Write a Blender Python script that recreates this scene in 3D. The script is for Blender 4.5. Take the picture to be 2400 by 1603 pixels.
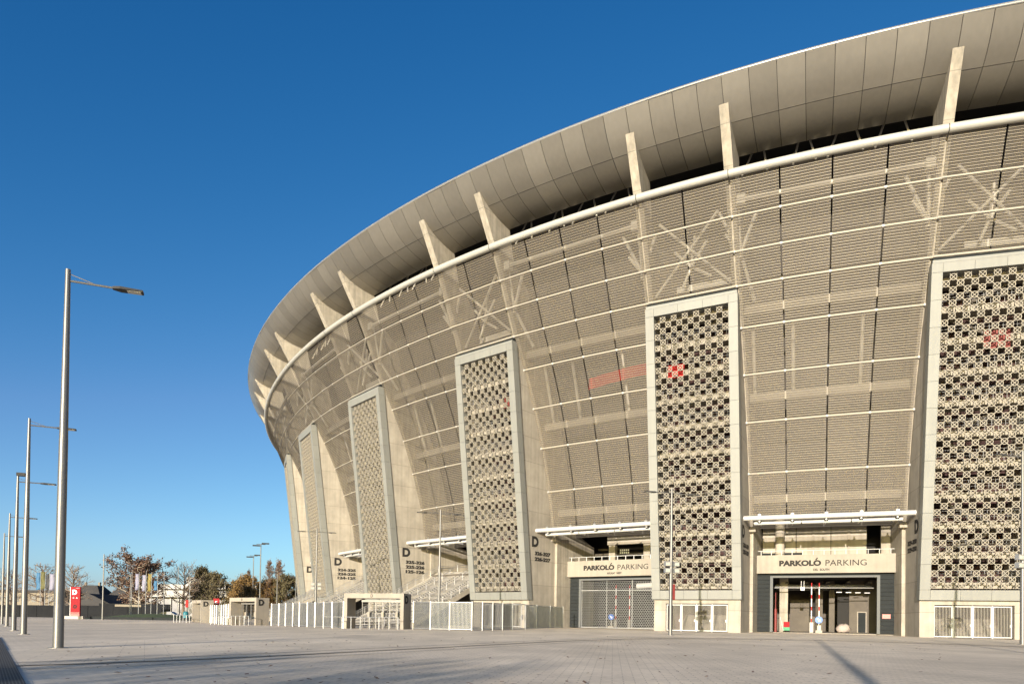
import bpy, math, random
import numpy as np
from mathutils import Vector, Matrix
random.seed(7)
for o in list(bpy.data.objects): bpy.data.objects.remove(o)
scene = bpy.context.scene
col = scene.collection
rad = math.radians

# ------------------------------------------------------------------ camera, sky, sun, exposure
CAM_Z = 1.6
ROLL, PITCH = 0.015138, 0.018522
cam_d = bpy.data.cameras.new('camera'); cam = bpy.data.objects.new('camera', cam_d); col.objects.link(cam)
cam_d.sensor_width = 36.0; cam_d.sensor_fit = 'HORIZONTAL'
cam_d.lens = 1685.154/2400*36.0
cam_d.shift_y = (1418.39-801.5)/2400
cam_d.clip_start = 0.1; cam_d.clip_end = 8000
fw = Vector((0, math.cos(PITCH), math.sin(PITCH))); R0 = Vector((1, 0, 0)); U0 = R0.cross(fw)
cr, sr = math.cos(ROLL), math.sin(ROLL)
rt = cr*R0+sr*U0; up = -sr*R0+cr*U0
cm = Matrix((rt, up, -fw)).transposed().to_4x4(); cm.translation = Vector((0, 0, CAM_Z))
cam.matrix_world = cm
scene.camera = cam

SKY_SAT = 1.06; SKY_GAMMA = 1.22
SUN_AZ, SUN_EL = rad(21.5), rad(10.5)      # heading of the light (from +Y towards +X), height of the sun
world = bpy.data.worlds.new('World'); scene.world = world; world.use_nodes = True
nt = world.node_tree; nt.nodes.clear()
sky = nt.nodes.new('ShaderNodeTexSky'); sky.sky_type = 'NISHITA'; sky.sun_disc = False
sky.sun_elevation = SUN_EL; sky.sun_rotation = SUN_AZ+math.pi
sky.altitude = 120; sky.air_density = 0.6; sky.dust_density = 1.3; sky.ozone_density = 3.0
hs = nt.nodes.new('ShaderNodeHueSaturation'); hs.inputs['Saturation'].default_value = SKY_SAT; hs.inputs['Hue'].default_value = .488
gm = nt.nodes.new('ShaderNodeGamma'); gm.inputs['Gamma'].default_value = SKY_GAMMA
nt.links.new(sky.outputs[0], gm.inputs['Color']); nt.links.new(gm.outputs[0], hs.inputs['Color'])
bg = nt.nodes.new('ShaderNodeBackground'); bg.inputs['Strength'].default_value = 0.080
wo = nt.nodes.new('ShaderNodeOutputWorld')
tn = nt.nodes.new('ShaderNodeMix'); tn.data_type = 'RGBA'; tn.blend_type = 'MULTIPLY'; tn.inputs['Factor'].default_value = 1
tn.inputs[7].default_value = (1.0, 1.0, 1.0, 1)
nt.links.new(hs.outputs[0], tn.inputs[6])
sp = nt.nodes.new('ShaderNodeSeparateColor'); cb = nt.nodes.new('ShaderNodeCombineColor'); nt.links.new(tn.outputs[2], sp.inputs[0])
def smath(op, a, b):                                      # film-like colour response of the whole sky
    q = nt.nodes.new('ShaderNodeMath'); q.operation = op
    for k, v in ((0, a), (1, b)):
        if isinstance(v, (int, float)): q.inputs[k].default_value = v
        else: nt.links.new(v, q.inputs[k])
    return q.outputs[0]
r_ = smath('MULTIPLY', sp.outputs[0], smath('MINIMUM', smath('MINIMUM', smath('MULTIPLY', smath('POWER', sp.outputs[0], .95), 3.0), 1.55), smath('ADD', smath('DIVIDE', .6, smath('MAXIMUM', sp.outputs[0], .05)), 1.1)))
b_ = smath('MULTIPLY', smath('POWER', sp.outputs[2], .72), 1.42)
nt.links.new(r_, cb.inputs[0]); nt.links.new(smath('MULTIPLY', sp.outputs[1], 1.05), cb.inputs[1]); nt.links.new(b_, cb.inputs[2])
nt.links.new(cb.outputs[0], bg.inputs[0]); nt.links.new(bg.outputs[0], wo.inputs[0])
sun_d = bpy.data.lights.new('sun', 'SUN'); sun_d.energy = 4.2; sun_d.angle = rad(0.53); sun_d.color = (1.0, 0.895, 0.785)
sun = bpy.data.objects.new('sun', sun_d); col.objects.link(sun)
SD = Vector((math.sin(SUN_AZ)*math.cos(SUN_EL), math.cos(SUN_AZ)*math.cos(SUN_EL), -math.sin(SUN_EL)))
sun.rotation_euler = SD.to_track_quat('-Z', 'Y').to_euler(); sun.location = (-40, -60, 60)
vs = scene.view_settings; vs.view_transform = 'Standard'; vs.look = 'None'; vs.gamma = 1.0; vs.exposure = 1.05
scene.render.engine = 'CYCLES'
scene.cycles.transparent_max_bounces = 16
scene.cycles.max_bounces = 6

# ------------------------------------------------------------------ helpers
class MB:
    """collects shapes for ONE mesh object"""
    def __init__(s): s.v = []; s.f = []
    def add(s, vs, fs):
        n = len(s.v); s.v += [tuple(v) for v in vs]; s.f += [tuple(i+n for i in f) for f in fs]
    def box(s, c, ax, ay, az, hx, hy, hz):
        c, ax, ay, az = Vector(c), Vector(ax), Vector(ay), Vector(az); vs = []
        for k in (-1, 1):
            for j in (-1, 1):
                for i in (-1, 1): vs.append(c+ax*(hx*i)+ay*(hy*j)+az*(hz*k))
        s.add(vs, [(0, 2, 3, 1), (4, 5, 7, 6), (0, 1, 5, 4), (2, 6, 7, 3), (0, 4, 6, 2), (1, 3, 7, 5)])
    def abox(s, x0, x1, y0, y1, z0, z1):
        s.box(((x0+x1)/2, (y0+y1)/2, (z0+z1)/2), (1, 0, 0), (0, 1, 0), (0, 0, 1), abs(x1-x0)/2, abs(y1-y0)/2, abs(z1-z0)/2)
    def hexa(s, a, b):
        """two quads of four points each, joined"""
        s.add(list(a)+list(b), [(3, 2, 1, 0), (4, 5, 6, 7), (0, 1, 5, 4), (1, 2, 6, 5), (2, 3, 7, 6), (3, 0, 4, 7)])
    def tube(s, p, q, r, r2=None, n=8, caps=True):
        p, q = Vector(p), Vector(q); r2 = r if r2 is None else r2
        d = (q-p)
        if d.length < 1e-6: return
        d.normalize(); u = d.orthogonal().normalized(); w = d.cross(u)
        vs = []
        for (c, rr) in ((p, r), (q, r2)):
            for i in range(n):
                a = 2*math.pi*i/n; vs.append(c+u*(rr*math.cos(a))+w*(rr*math.sin(a)))
        fs = [(i, (i+1) % n, n+(i+1) % n, n+i) for i in range(n)]
        if caps: fs += [tuple(range(n))[::-1], tuple(range(n, 2*n))]
        s.add(vs, fs)
    def path(s, pts, r, n=8):
        pts = [Vector(p) for p in pts]; rings = []
        for k, p in enumerate(pts):
            d = (pts[min(k+1, len(pts)-1)]-pts[max(k-1, 0)]).normalized()
            u = d.cross(Vector((0, 0, 1)))
            if u.length < 1e-4: u = Vector((1, 0, 0))
            u.normalize(); w = u.cross(d)
            rings.append([p+u*(r*math.cos(2*math.pi*i/n))+w*(r*math.sin(2*math.pi*i/n)) for i in range(n)])
        vs = [v for g in rings for v in g]; fs = []
        for k in range(len(pts)-1):
            for i in range(n): fs.append((k*n+i, k*n+(i+1) % n, (k+1)*n+(i+1) % n, (k+1)*n+i))
        m = len(pts)-1
        fs += [tuple(range(n))[::-1], tuple(range(m*n, m*n+n))]
        s.add(vs, fs)
    def disc(s, c, ax, ay, az, r, h, n=20):
        c, ax, ay, az = map(Vector, (c, ax, ay, az)); vs = []
        for k in (-1, 1):
            for i in range(n):
                a = 2*math.pi*i/n; vs.append(c+ax*(r*math.cos(a))+ay*(r*math.sin(a))+az*(h*k))
        s.add(vs, [(i, (i+1) % n, n+(i+1) % n, n+i) for i in range(n)]+[tuple(range(n))[::-1], tuple(range(n, 2*n))])
    def sphere(s, c, rx, ry, rz, n=10, m=6):
        vs = [(c[0], c[1], c[2]-rz)]
        for j in range(1, m):
            t = math.pi*j/m-math.pi/2
            for i in range(n):
                a = 2*math.pi*i/n; vs.append((c[0]+rx*math.cos(t)*math.cos(a), c[1]+ry*math.cos(t)*math.sin(a), c[2]+rz*math.sin(t)))
        vs.append((c[0], c[1], c[2]+rz)); fs = []
        for i in range(n): fs.append((0, 1+(i+1) % n, 1+i))
        for j in range(m-2):
            for i in range(n): fs.append((1+j*n+i, 1+j*n+(i+1) % n, 1+(j+1)*n+(i+1) % n, 1+(j+1)*n+i))
        e = len(vs)-1
        for i in range(n): fs.append((e, 1+(m-2)*n+i, 1+(m-2)*n+(i+1) % n))
        s.add(vs, fs)
    def mesh(s, name, mat, smooth=False):
        me = bpy.data.meshes.new(name); me.from_pydata(s.v, [], s.f); me.update()
        if mat is not None: me.materials.append(mat)
        if smooth: me.polygons.foreach_set('use_smooth', [True]*len(me.polygons))
        return me
    def build(s, name, mat, parent=None, smooth=False):
        return link(name, s.mesh(name, mat, smooth), parent)
WM = {}                                                   # world matrix of every parent
def link(name, me, parent=None, mw=None):
    o = bpy.data.objects.new(name, me); col.objects.link(o)
    mw = mw or Matrix.Identity(4); WM[o.name] = mw
    o.matrix_basis = mw
    if parent is not None:
        o.parent = parent; o.matrix_parent_inverse = WM[parent.name].inverted()
    return o
def thing(name, loc, label, cat, group=None):
    e = bpy.data.objects.new(name, None); col.objects.link(e); e.empty_display_size = 0.3
    e.matrix_basis = Matrix.Translation(loc); WM[e.name] = Matrix.Translation(loc)
    return tag(e, label, cat, group)
def tag(o, label, cat, group=None):
    o['label'] = label; o['category'] = cat
    if group: o['group'] = group
    return o
def structure(o): o['kind'] = 'structure'; return o
def stuff(o): o['kind'] = 'stuff'; return o
def shade_smooth(o, ang=35):
    me = o.data; me.polygons.foreach_set('use_smooth', [True]*len(me.polygons))
    try: me.set_sharp_from_angle(angle=rad(ang))
    except Exception: pass
    return o

# ------------------------------------------------------------------ materials
def mat(name, color, rough=0.7, metal=0.0, var=0.0, noise=0.0, nscale=1.5, bump=0.0, bscale=20.0, spec=0.5, dark=None, streak=0.0, trans=0.0, stretch=(1, 1, 1), pour=0.0):
    m = bpy.data.materials.new(name); m.use_nodes = True; n = m.node_tree; nd, lk = n.nodes, n.links
    b = nd['Principled BSDF']; b.inputs['Roughness'].default_value = rough; b.inputs['Metallic'].default_value = metal
    b.inputs['Specular IOR Level'].default_value = spec
    b.inputs['Base Color'].default_value = (*color, 1)
    tc = nd.new('ShaderNodeTexCoord'); cur = None
    mp = nd.new('ShaderNodeMapping'); mp.inputs['Scale'].default_value = stretch
    geo = nd.new('ShaderNodeNewGeometry'); lk.new(geo.outputs['Position'], mp.inputs['Vector'])
    rgb = nd.new('ShaderNodeRGB'); rgb.outputs[0].default_value = (*color, 1); cur = rgb.outputs[0]
    def mul(cur, fac_socket, lo, hi):
        mr = nd.new('ShaderNodeMapRange'); mr.inputs['To Min'].default_value = lo; mr.inputs['To Max'].default_value = hi
        mr.inputs['From Min'].default_value = 0.3; mr.inputs['From Max'].default_value = 0.7
        lk.new(fac_socket, mr.inputs['Value'])
        mx = nd.new('ShaderNodeMix'); mx.data_type = 'RGBA'; mx.blend_type = 'MULTIPLY'; mx.inputs['Factor'].default_value = 1
        lk.new(cur, mx.inputs[6]); lk.new(mr.outputs[0], mx.inputs[7]); return mx.outputs[2]
    if noise > 0:
        nz = nd.new('ShaderNodeTexNoise'); nz.inputs['Scale'].default_value = nscale; nz.inputs['Detail'].default_value = 6
        nz.inputs['Roughness'].default_value = 0.65; lk.new(mp.outputs[0], nz.inputs['Vector'])
        cur = mul(cur, nz.outputs['Fac'], 1-noise, 1+noise*0.6)
    if streak > 0:                                        # run-off streaks: long in z
        mp2 = nd.new('ShaderNodeMapping'); mp2.inputs['Scale'].default_value = (1.7, 1.7, 0.06); lk.new(geo.outputs['Position'], mp2.inputs['Vector'])
        nz = nd.new('ShaderNodeTexNoise'); nz.inputs['Scale'].default_value = 1.6; nz.inputs['Detail'].default_value = 5; lk.new(mp2.outputs[0], nz.inputs['Vector'])
        cur = mul(cur, nz.outputs['Fac'], 1-streak, 1+streak*0.4)
    if pour > 0:                                          # horizontal formwork joints and board marks
        sx = nd.new('ShaderNodeSeparateXYZ'); lk.new(geo.outputs['Position'], sx.inputs[0])
        def mt(op, a, b=0.0):
            q = nd.new('ShaderNodeMath'); q.operation = op
            for k, v in ((0, a), (1, b)):
                if isinstance(v, (int, float)): q.inputs[k].default_value = v
                else: lk.new(v, q.inputs[k])
            return q.outputs[0]
        w = mt('LESS_THAN', mt('FRACT', mt('DIVIDE', sx.outputs[2], pour)), .022)
        k1 = mt('SUBTRACT', 1.0, mt('MULTIPLY', w, .30))
        wn = nd.new('ShaderNodeTexWhiteNoise'); wn.noise_dimensions = '1D'; lk.new(mt('FLOOR', mt('DIVIDE', sx.outputs[2], pour)), wn.inputs['W'])
        k2 = mt('MULTIPLY', k1, mt('ADD', mt('MULTIPLY', wn.outputs['Value'], .10), .94))
        mx = nd.new('ShaderNodeMix'); mx.data_type = 'RGBA'; mx.blend_type = 'MULTIPLY'; mx.inputs['Factor'].default_value = 1
        lk.new(cur, mx.inputs[6]); lk.new(k2, mx.inputs[7]); cur = mx.outputs[2]
    if var > 0:
        oi = nd.new('ShaderNodeObjectInfo'); mr = nd.new('ShaderNodeMapRange'); mr.inputs['To Min'].default_value = 1-var; mr.inputs['To Max'].default_value = 1+var
        lk.new(oi.outputs['Random'], mr.inputs['Value'])
        mx = nd.new('ShaderNodeMix'); mx.data_type = 'RGBA'; mx.blend_type = 'MULTIPLY'; mx.inputs['Factor'].default_value = 1
        lk.new(cur, mx.inputs[6]); lk.new(mr.outputs[0], mx.inputs[7]); cur = mx.outputs[2]
    lk.new(cur, b.inputs['Base Color'])
    if bump > 0:
        nz = nd.new('ShaderNodeTexNoise'); nz.inputs['Scale'].default_value = bscale; nz.inputs['Detail'].default_value = 4; lk.new(geo.outputs['Position'], nz.inputs['Vector'])
        bp = nd.new('ShaderNodeBump'); bp.inputs['Strength'].default_value = bump; bp.inputs['Distance'].default_value = 0.02
        lk.new(nz.outputs['Fac'], bp.inputs['Height']); lk.new(bp.outputs[0], b.inputs['Normal'])
    if trans > 0:
        tr = nd.new('ShaderNodeBsdfTransparent'); mx = nd.new('ShaderNodeMixShader'); mx.inputs[0].default_value = trans
        lk.new(b.outputs[0], mx.inputs[1]); lk.new(tr.outputs[0], mx.inputs[2]); lk.new(mx.outputs[0], nd['Material Output'].inputs['Surface'])
    return m
M = {}
M['concrete'] = mat('concrete', (.35, .314, .258), .85, pour=2.62, noise=.2, nscale=.55, streak=.16, bump=.25, bscale=9)
M['fin'] = mat('fin_concrete', (.335, .30, .243), .85, pour=2.62, noise=.24, nscale=.9, streak=.25, bump=.3, bscale=9)
M['base'] = mat('base_concrete', (.295, .262, .217), .85, noise=.12, nscale=.8, streak=.1, bump=.2, bscale=12)
M['lattice'] = mat('lattice_cast_stone', (.265, .24, .195), .8, noise=.18, nscale=2.0)
M['clad'] = mat('cladding', (.20, .201, .182), .55, var=.045, noise=.05, nscale=.7, streak=.06)
M['cornice'] = mat('cornice_metal', (.255, .238, .208), .36, metal=.55, var=.13, noise=.03, nscale=.35, streak=.05)
M['trim'] = mat('rim_trim', (.32, .32, .31), .35, metal=.5)
M['grate'] = mat('grating_steel', (.13, .125, .115), .75, noise=.2, nscale=2, spec=.2)
M['drain'] = mat('drain_slot', (.11, .10, .09), .9, noise=.2, nscale=3)
M['joint'] = mat('joint_dark', (.03, .028, .025), .8)
M['tube'] = mat('ring_tube_paint', (.35, .345, .315), .42, noise=.05, nscale=.5)
M['white'] = mat('white_steel', (.46, .455, .44), .4, noise=.04, nscale=2)
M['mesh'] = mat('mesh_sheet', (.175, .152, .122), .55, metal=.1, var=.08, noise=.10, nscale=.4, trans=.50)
M['lip_lit'] = mat('mesh_lip_lit', (.265, .235, .19), .5, metal=.1, var=.06)  # sunlit slat lines painted in, paler than the sheet between them
M['steel'] = mat('dull_steel', (.20, .19, .175), .5, metal=.4, noise=.1, nscale=3)
M['rail'] = mat('facade_rail', (.33, .305, .26), .5)
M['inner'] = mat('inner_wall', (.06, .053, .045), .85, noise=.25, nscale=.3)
M['strut'] = mat('strut_paint', (.48, .45, .39), .5)
M['dark'] = mat('shade_black', (.018, .017, .016), .9)  # near black, paints the shade of recesses and unlit interiors
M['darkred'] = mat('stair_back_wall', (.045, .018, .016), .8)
M['slab'] = mat('stair_slab', (.30, .27, .22), .85, noise=.1)
M['red'] = mat('red_paint', (.34, .014, .012), .6, spec=.15)
M['redsign'] = mat('red_sign', (.24, .004, .009), .6, spec=.15)
M['letter'] = mat('letter_grey', (.03, .028, .026), .8, spec=.1)
M['letterw'] = mat('letter_white', (.85, .85, .85), .5)
M['anthracite'] = mat('anthracite_panel', (.024, .027, .028), .8, noise=.15, nscale=1.2, spec=.1)
M['galv'] = mat('galvanised_steel', (.34, .34, .335), .45, metal=.6, noise=.12, nscale=3)
M['pole'] = mat('lamp_pole_paint', (.15, .146, .138), .40, metal=.5, noise=.06, nscale=1.0)
M['head'] = mat('lamp_head', (.04, .04, .04), .7, metal=.1, spec=.2)
M['glassfence'] = mat('fence_mesh_infill', (.11, .12, .118), .6, metal=.1, trans=.6)
M['steps'] = mat('stair_concrete', (.46, .43, .385), .85, noise=.15, nscale=1.5)
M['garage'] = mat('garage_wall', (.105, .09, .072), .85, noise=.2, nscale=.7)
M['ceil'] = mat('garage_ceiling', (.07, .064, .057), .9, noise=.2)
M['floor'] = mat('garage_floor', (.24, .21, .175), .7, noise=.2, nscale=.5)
M['blue'] = mat('blue_sign', (.01, .10, .42), .45)
M['green'] = mat('green_crate', (.03, .22, .10), .6)
M['bag'] = mat('woven_bag', (.36, .30, .265), .8, noise=.2, nscale=6)
M['wallshade'] = mat('boundary_wall', (.018, .019, .021), .95, spec=.1, noise=.2, nscale=.4)  # shade on the far walls baked into a near-black colour
M['bwhite'] = mat('far_white_render', (.40, .385, .36), .8, noise=.06, nscale=.2)
M['bdark'] = mat('far_dark_glazing', (.035, .035, .038), .35)
M['bbeige'] = mat('far_beige_render', (.21, .18, .135), .85, noise=.12, nscale=.3)
M['broof'] = mat('far_slate_roof', (.06, .058, .058), .95, spec=.05, noise=.2, nscale=.5)
M['bark'] = mat('bark', (.17, .13, .10), .9, noise=.25, nscale=2)
M['barkpale'] = mat('pale_bark', (.36, .31, .25), .9, noise=.3, nscale=2)
M['leafbrown'] = mat('leaf_brown', (.16, .095, .065), .8, noise=.4, nscale=.8)
M['leafgreen'] = mat('leaf_green', (.085, .07, .028), .8, noise=.45, nscale=.7)
M['leaforange'] = mat('leaf_orange', (.20, .12, .035), .8, noise=.45, nscale=.7)
M['leafdark'] = mat('leaf_dark', (.085, .07, .032), .8, noise=.45, nscale=.7)
M['kerb'] = mat('kerb_stone', (.42, .39, .35), .85, noise=.1)
M['teal'] = mat('teal_bin', (.02, .16, .20), .5)
M['carpaint'] = mat('car_paint_dark', (.02, .022, .028), .25, spec=.6)
M['rubber'] = mat('rubber', (.02, .02, .02), .8)
M['fblue'] = mat('flag_blue', (.035, .12, .23), .7); M['folive'] = mat('flag_olive', (.09, .085, .022), .7)
M['fblack'] = mat('flag_black', (.03, .03, .035), .7); M['flilac'] = mat('flag_lilac', (.21, .205, .27), .7)
M['fyellow'] = mat('flag_yellow', (.17, .13, .03), .7); M['fpale'] = mat('flag_pale', (.66, .72, .80), .7)
M['amber'] = mat('amber_lens', (.5, .06, .04), .4)
M['redbox'] = mat('faded_red_box', (.17, .022, .018), .6)
def glassmat(name, tint, tr):
    m = mat(name, tint, .25, trans=tr); return m
M['canopyglass'] = mat('canopy_glass', (.5, .5, .48), .2, trans=.8)
M['frame'] = mat('gate_frame_paint', (.12, .124, .124), .7, spec=.2)
M['lampglass'] = mat('lamp_lens', (.42, .40, .33), .3)

def ground_material(name, c1, c2, mortar, scale, rot, msize, noise_amt=.19, bw=.5, rh=.25):
    m = bpy.data.materials.new(name); m.use_nodes = True; n = m.node_tree; nd, lk = n.nodes, n.links
    b = nd['Principled BSDF']; b.inputs['Roughness'].default_value = .82; b.inputs['Specular IOR Level'].default_value = .35
    geo = nd.new('ShaderNodeNewGeometry'); mp = nd.new('ShaderNodeMapping'); mp.inputs['Rotation'].default_value = (0, 0, rot)
    lk.new(geo.outputs['Position'], mp.inputs['Vector'])
    br = nd.new('ShaderNodeTexBrick'); br.inputs['Scale'].default_value = scale; br.inputs['Mortar Size'].default_value = msize
    br.inputs['Color1'].default_value = (*c1, 1); br.inputs['Color2'].default_value = (*c2, 1); br.inputs['Mortar'].default_value = (*mortar, 1)
    br.inputs['Brick Width'].default_value = bw; br.inputs['Row Height'].default_value = rh; br.inputs['Mortar Smooth'].default_value = .3
    lk.new(mp.outputs[0], br.inputs['Vector'])
    cur = br.outputs['Color']
    for sc, amt, st in ((.09, noise_amt, (1, 1, 1)), (.55, noise_amt*.9, (1, .5, 1)), (9, .10, (1, 1, 1)), (60, .08, (1, 1, 1))):
        mm = nd.new('ShaderNodeMapping'); mm.inputs['Scale'].default_value = st; lk.new(geo.outputs['Position'], mm.inputs['Vector'])
        nz = nd.new('ShaderNodeTexNoise'); nz.inputs['Scale'].default_value = sc; nz.inputs['Detail'].default_value = 5; nz.inputs['Roughness'].default_value = .6
        lk.new(mm.outputs[0], nz.inputs['Vector'])
        mr = nd.new('ShaderNodeMapRange'); mr.inputs['From Min'].default_value = .3; mr.inputs['From Max'].default_value = .7
        mr.inputs['To Min'].default_value = 1-amt; mr.inputs['To Max'].default_value = 1+amt*.7; lk.new(nz.outputs['Fac'], mr.inputs['Value'])
        mx = nd.new('ShaderNodeMix'); mx.data_type = 'RGBA'; mx.blend_type = 'MULTIPLY'; mx.inputs['Factor'].default_value = 1
        lk.new(cur, mx.inputs[6]); lk.new(mr.outputs[0], mx.inputs[7]); cur = mx.outputs[2]
    lk.new(cur, b.inputs['Base Color'])
    bp = nd.new('ShaderNodeBump'); bp.inputs['Strength'].default_value = .35; bp.inputs['Distance'].default_value = .006
    nz = nd.new('ShaderNodeTexNoise'); nz.inputs['Scale'].default_value = 14; nz.inputs['Detail'].default_value = 6; lk.new(geo.outputs['Position'], nz.inputs['Vector'])
    mth = nd.new('ShaderNodeMath'); mth.operation = 'SUBTRACT'; lk.new(nz.outputs['Fac'], mth.inputs[0]); lk.new(br.outputs['Fac'], mth.inputs[1])
    lk.new(mth.outputs[0], bp.inputs['Height']); lk.new(bp.outputs[0], b.inputs['Normal'])
    return m
M['pavers'] = ground_material('plaza_pavers', (.70, .602, .475), (.64, .55, .435), (.42, .36, .285), 1.0, rad(8), .012, bw=.40, rh=.20)
M['apron'] = ground_material('apron_slabs', (.70, .602, .47), (.67, .577, .45), (.42, .36, .285), 1.0, rad(-27), .01, bw=1.2, rh=.6)
M['grass'] = mat('lawn', (.045, .07, .02), .9, noise=.4, nscale=1.5)

# ------------------------------------------------------------------ ground heights
def gz(X, Y):
    Xc = min(max(X, -75), 55); Yc = min(max(Y, 0), 120)
    q = .48966+.002978*Xc+.002079*Yc-.000119*Xc*Xc
    t = min(max((Y-86)/20, 0), 1); t = t*t*(3-2*t)
    return q*(1-t)+.55*t
def gp(X, Y, dz=0.0): return Vector((X, Y, gz(X, Y)+dz))

# ------------------------------------------------------------------ stadium plan: ellipse, arc-length positions
EX, EY, EA, EB, EPHI = 71.681, 192.5948, 138.6841, 119.2787, 1.3855
S_0, LM = -9.7229, 22.2694
_t = np.linspace(0, 2*np.pi, 8001)
_c, _s = math.cos(EPHI), math.sin(EPHI)
_X = EX+_c*EA*np.cos(_t)-_s*EB*np.sin(_t); _Y = EY+_s*EA*np.cos(_t)+_c*EB*np.sin(_t)
_S = np.concatenate([[0], np.cumsum(np.hypot(np.diff(_X), np.diff(_Y)))]); TOT = _S[-1]
_k = int(np.argmin(_X**2+_Y**2)); SREF = _S[_k]
def ring(s, off, z):
    """point at arc length s (0 = tower 4 origin of measure), off metres outside the base ellipse"""
    q = (s+SREF) % TOT
    x = float(np.interp(q, _S, _X)); y = float(np.interp(q, _S, _Y))
    a = (q+.05) % TOT; b = (q-.05) % TOT
    tx = float(np.interp(a, _S, _X)-np.interp(b, _S, _X)); ty = float(np.interp(a, _S, _Y)-np.interp(b, _S, _Y))
    l = math.hypot(tx, ty); tx /= l; ty /= l
    return Vector((x+ty*off, y-tx*off, z))
def sc(i): return S_0+(i-4)*LM
class Tower:
    def __init__(s, i):
        s.i = i; p = ring(sc(i), 0, 0); a = ring(sc(i)+.5, 0, 0)-ring(sc(i)-.5, 0, 0); a.normalize()
        s.C = p; s.T = Vector((a.x, a.y, 0)); s.N = Vector((a.y, -a.x, 0))
    def p(s, al, off, z): return s.C+s.T*al+s.N*off+Vector((0, 0, z))
TW = {i: Tower(i) for i in range(-6, 10)}
RC = 110.0
def jl(i, al, off, z):                                    # joint line aligned with the parallel fins of tower i
    return ring(sc(i)+al*RC/(RC+off), off+al*al/(2*(RC+off)), z)
I0, I1 = -3, 6                                            # modules that are modelled in full
WFIN = 3.92

def sections(i, off, z, ntow, nwide):
    """points along module i from its left fin to the next module's left fin"""
    pts = []
    for k in range(ntow): pts.append(jl(i, -WFIN+2*WFIN*k/ntow, off, z))
    sa = sc(i)+WFIN*RC/(RC+off); sb = sc(i+1)-WFIN*RC/(RC+off)
    for k in range(nwide): pts.append(ring(sa+(sb-sa)*k/nwide, off+.07, z))
    pts.append(jl(i+1, -WFIN, off, z))
    return pts

# ------------------------------------------------------------------ ground sheets
def coords(lo, hi, step, far):
    a = [lo+step*k for k in range(int((hi-lo)/step)+1)]
    d = step; x = lo; left = []
    while x > -far: d *= 1.6; x -= d; left.append(x)
    d = step; x = a[-1]; right = []
    while x < far: d *= 1.6; x += d; right.append(x)
    return left[::-1]+a+right
gx = coords(-120, 80, 2.0, 3000); gy = coords(-40, 170, 2.0, 3000)
g = MB(); W = len(gx)
g.v = [(x, y, gz(x, y)) for y in gy for x in gx]
g.f = [(j*W+i, j*W+i+1, (j+1)*W+i+1, (j+1)*W+i) for j in range(len(gy)-1) for i in range(W-1)]
structure(g.build('plaza_ground', M['pavers'], None, True))
# slot drain line on the plaza: bounds the pale apron around the building
DR = [(-13.5, 11.5), (-10.31, 14.53), (-8.6, 16.17), (-6.53, 18.9), (-4.07, 23.02), (0.02, 30.0), (3.23, 35.4), (7.52, 40.3), (12.5, 43.2), (17.5, 43.4), (21.95, 41.0), (25.85, 36.9), (30.5, 30.5)]
def smooth_path(P, n=6):
    out = []
    for k in range(len(P)-1):
        p0, p1, p2, p3 = [Vector((*P[min(max(k+d, 0), len(P)-1)], 0)) for d in (-1, 0, 1, 2)]
        for j in range(n):
            t = j/n; out.append(.5*((2*p1)+(p2-p0)*t+(2*p0-5*p1+4*p2-p3)*t*t+(3*p1-p0-3*p2+p3)*t**3))
    out.append(Vector((*P[-1], 0))); return out
DP = smooth_path(DR)
ap = MB(); n = len(DP)
inner = [Vector((p.x, p.y, 0)) for p in [ring(sc(-.2)+(sc(6.2)-sc(-.2))*k/(n-1), -14, 0) for k in range(n)]]
cols_ = 34
for k in range(n):
    for j in range(cols_+1):
        q = DP[k].lerp(inner[k], j/cols_); ap.v.append((q.x, q.y, gz(q.x, q.y)+.012))
for k in range(n-1):
    for j in range(cols_): a = k*(cols_+1)+j; ap.f.append((a, a+cols_+1, a+cols_+2, a+1))
structure(ap.build('apron_paving', M['apron'], None, True))
# drains: three narrow slots beside each other, and the wide grating channel
for dz_i, sh in enumerate((-1.1, 0, 1.15)):
    d = MB()
    for k in range(len(DP)-1):
        a, b = DP[k], DP[k+1]; t = (b-a).normalized(); nn = Vector((t.y, -t.x, 0))
        for_q = []
        for q in (a, b):
            c = q+nn*sh
            for_q.append([(c+nn*s_*.04) for s_ in (-1, 1)])
        vs_ = [for_q[0][0], for_q[0][1], for_q[1][1], for_q[1][0]]
        d.add([(v.x, v.y, gz(v.x, v.y)+.022) for v in vs_], [(0, 1, 2, 3)])
    o = d.build('slot_drain', M['drain'])
    tag(o, ['dark slot drain line on the plaza, the one nearest the building', 'dark slot drain line on the plaza, middle of the three', 'dark slot drain line on the plaza, the one nearest the viewer'][dz_i], 'drain', 'slot drains across the plaza')
ga, gb = Vector((-22.9, 32.2, 0)), Vector((-6.6, 9.9, 0))
gd = (gb-ga).normalized(); gn = Vector((-gd.y, gd.x, 0))*-1
if gn.x > 0: gn = -gn
t = thing('drain_grating', gp(-9.5, 13.2), 'long steel drain grating set in the paving at the left edge', 'grating')
m_ = MB(); L_ = (gb-ga).length; nb = int(L_/.11)
def gpt(u, w, dz): q = ga+gd*u+gn*w; return Vector((q.x, q.y, gz(q.x, q.y)+dz))
for k in range(12):
    u0, u1 = L_*k/12, L_*(k+1)/12
    m_.add([gpt(u0, 0, .018), gpt(u1, 0, .018), gpt(u1, .62, .018), gpt(u0, .62, .018)], [(0, 1, 2, 3)])
m_.build('channel', M['joint'], t)
b_ = MB()
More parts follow.
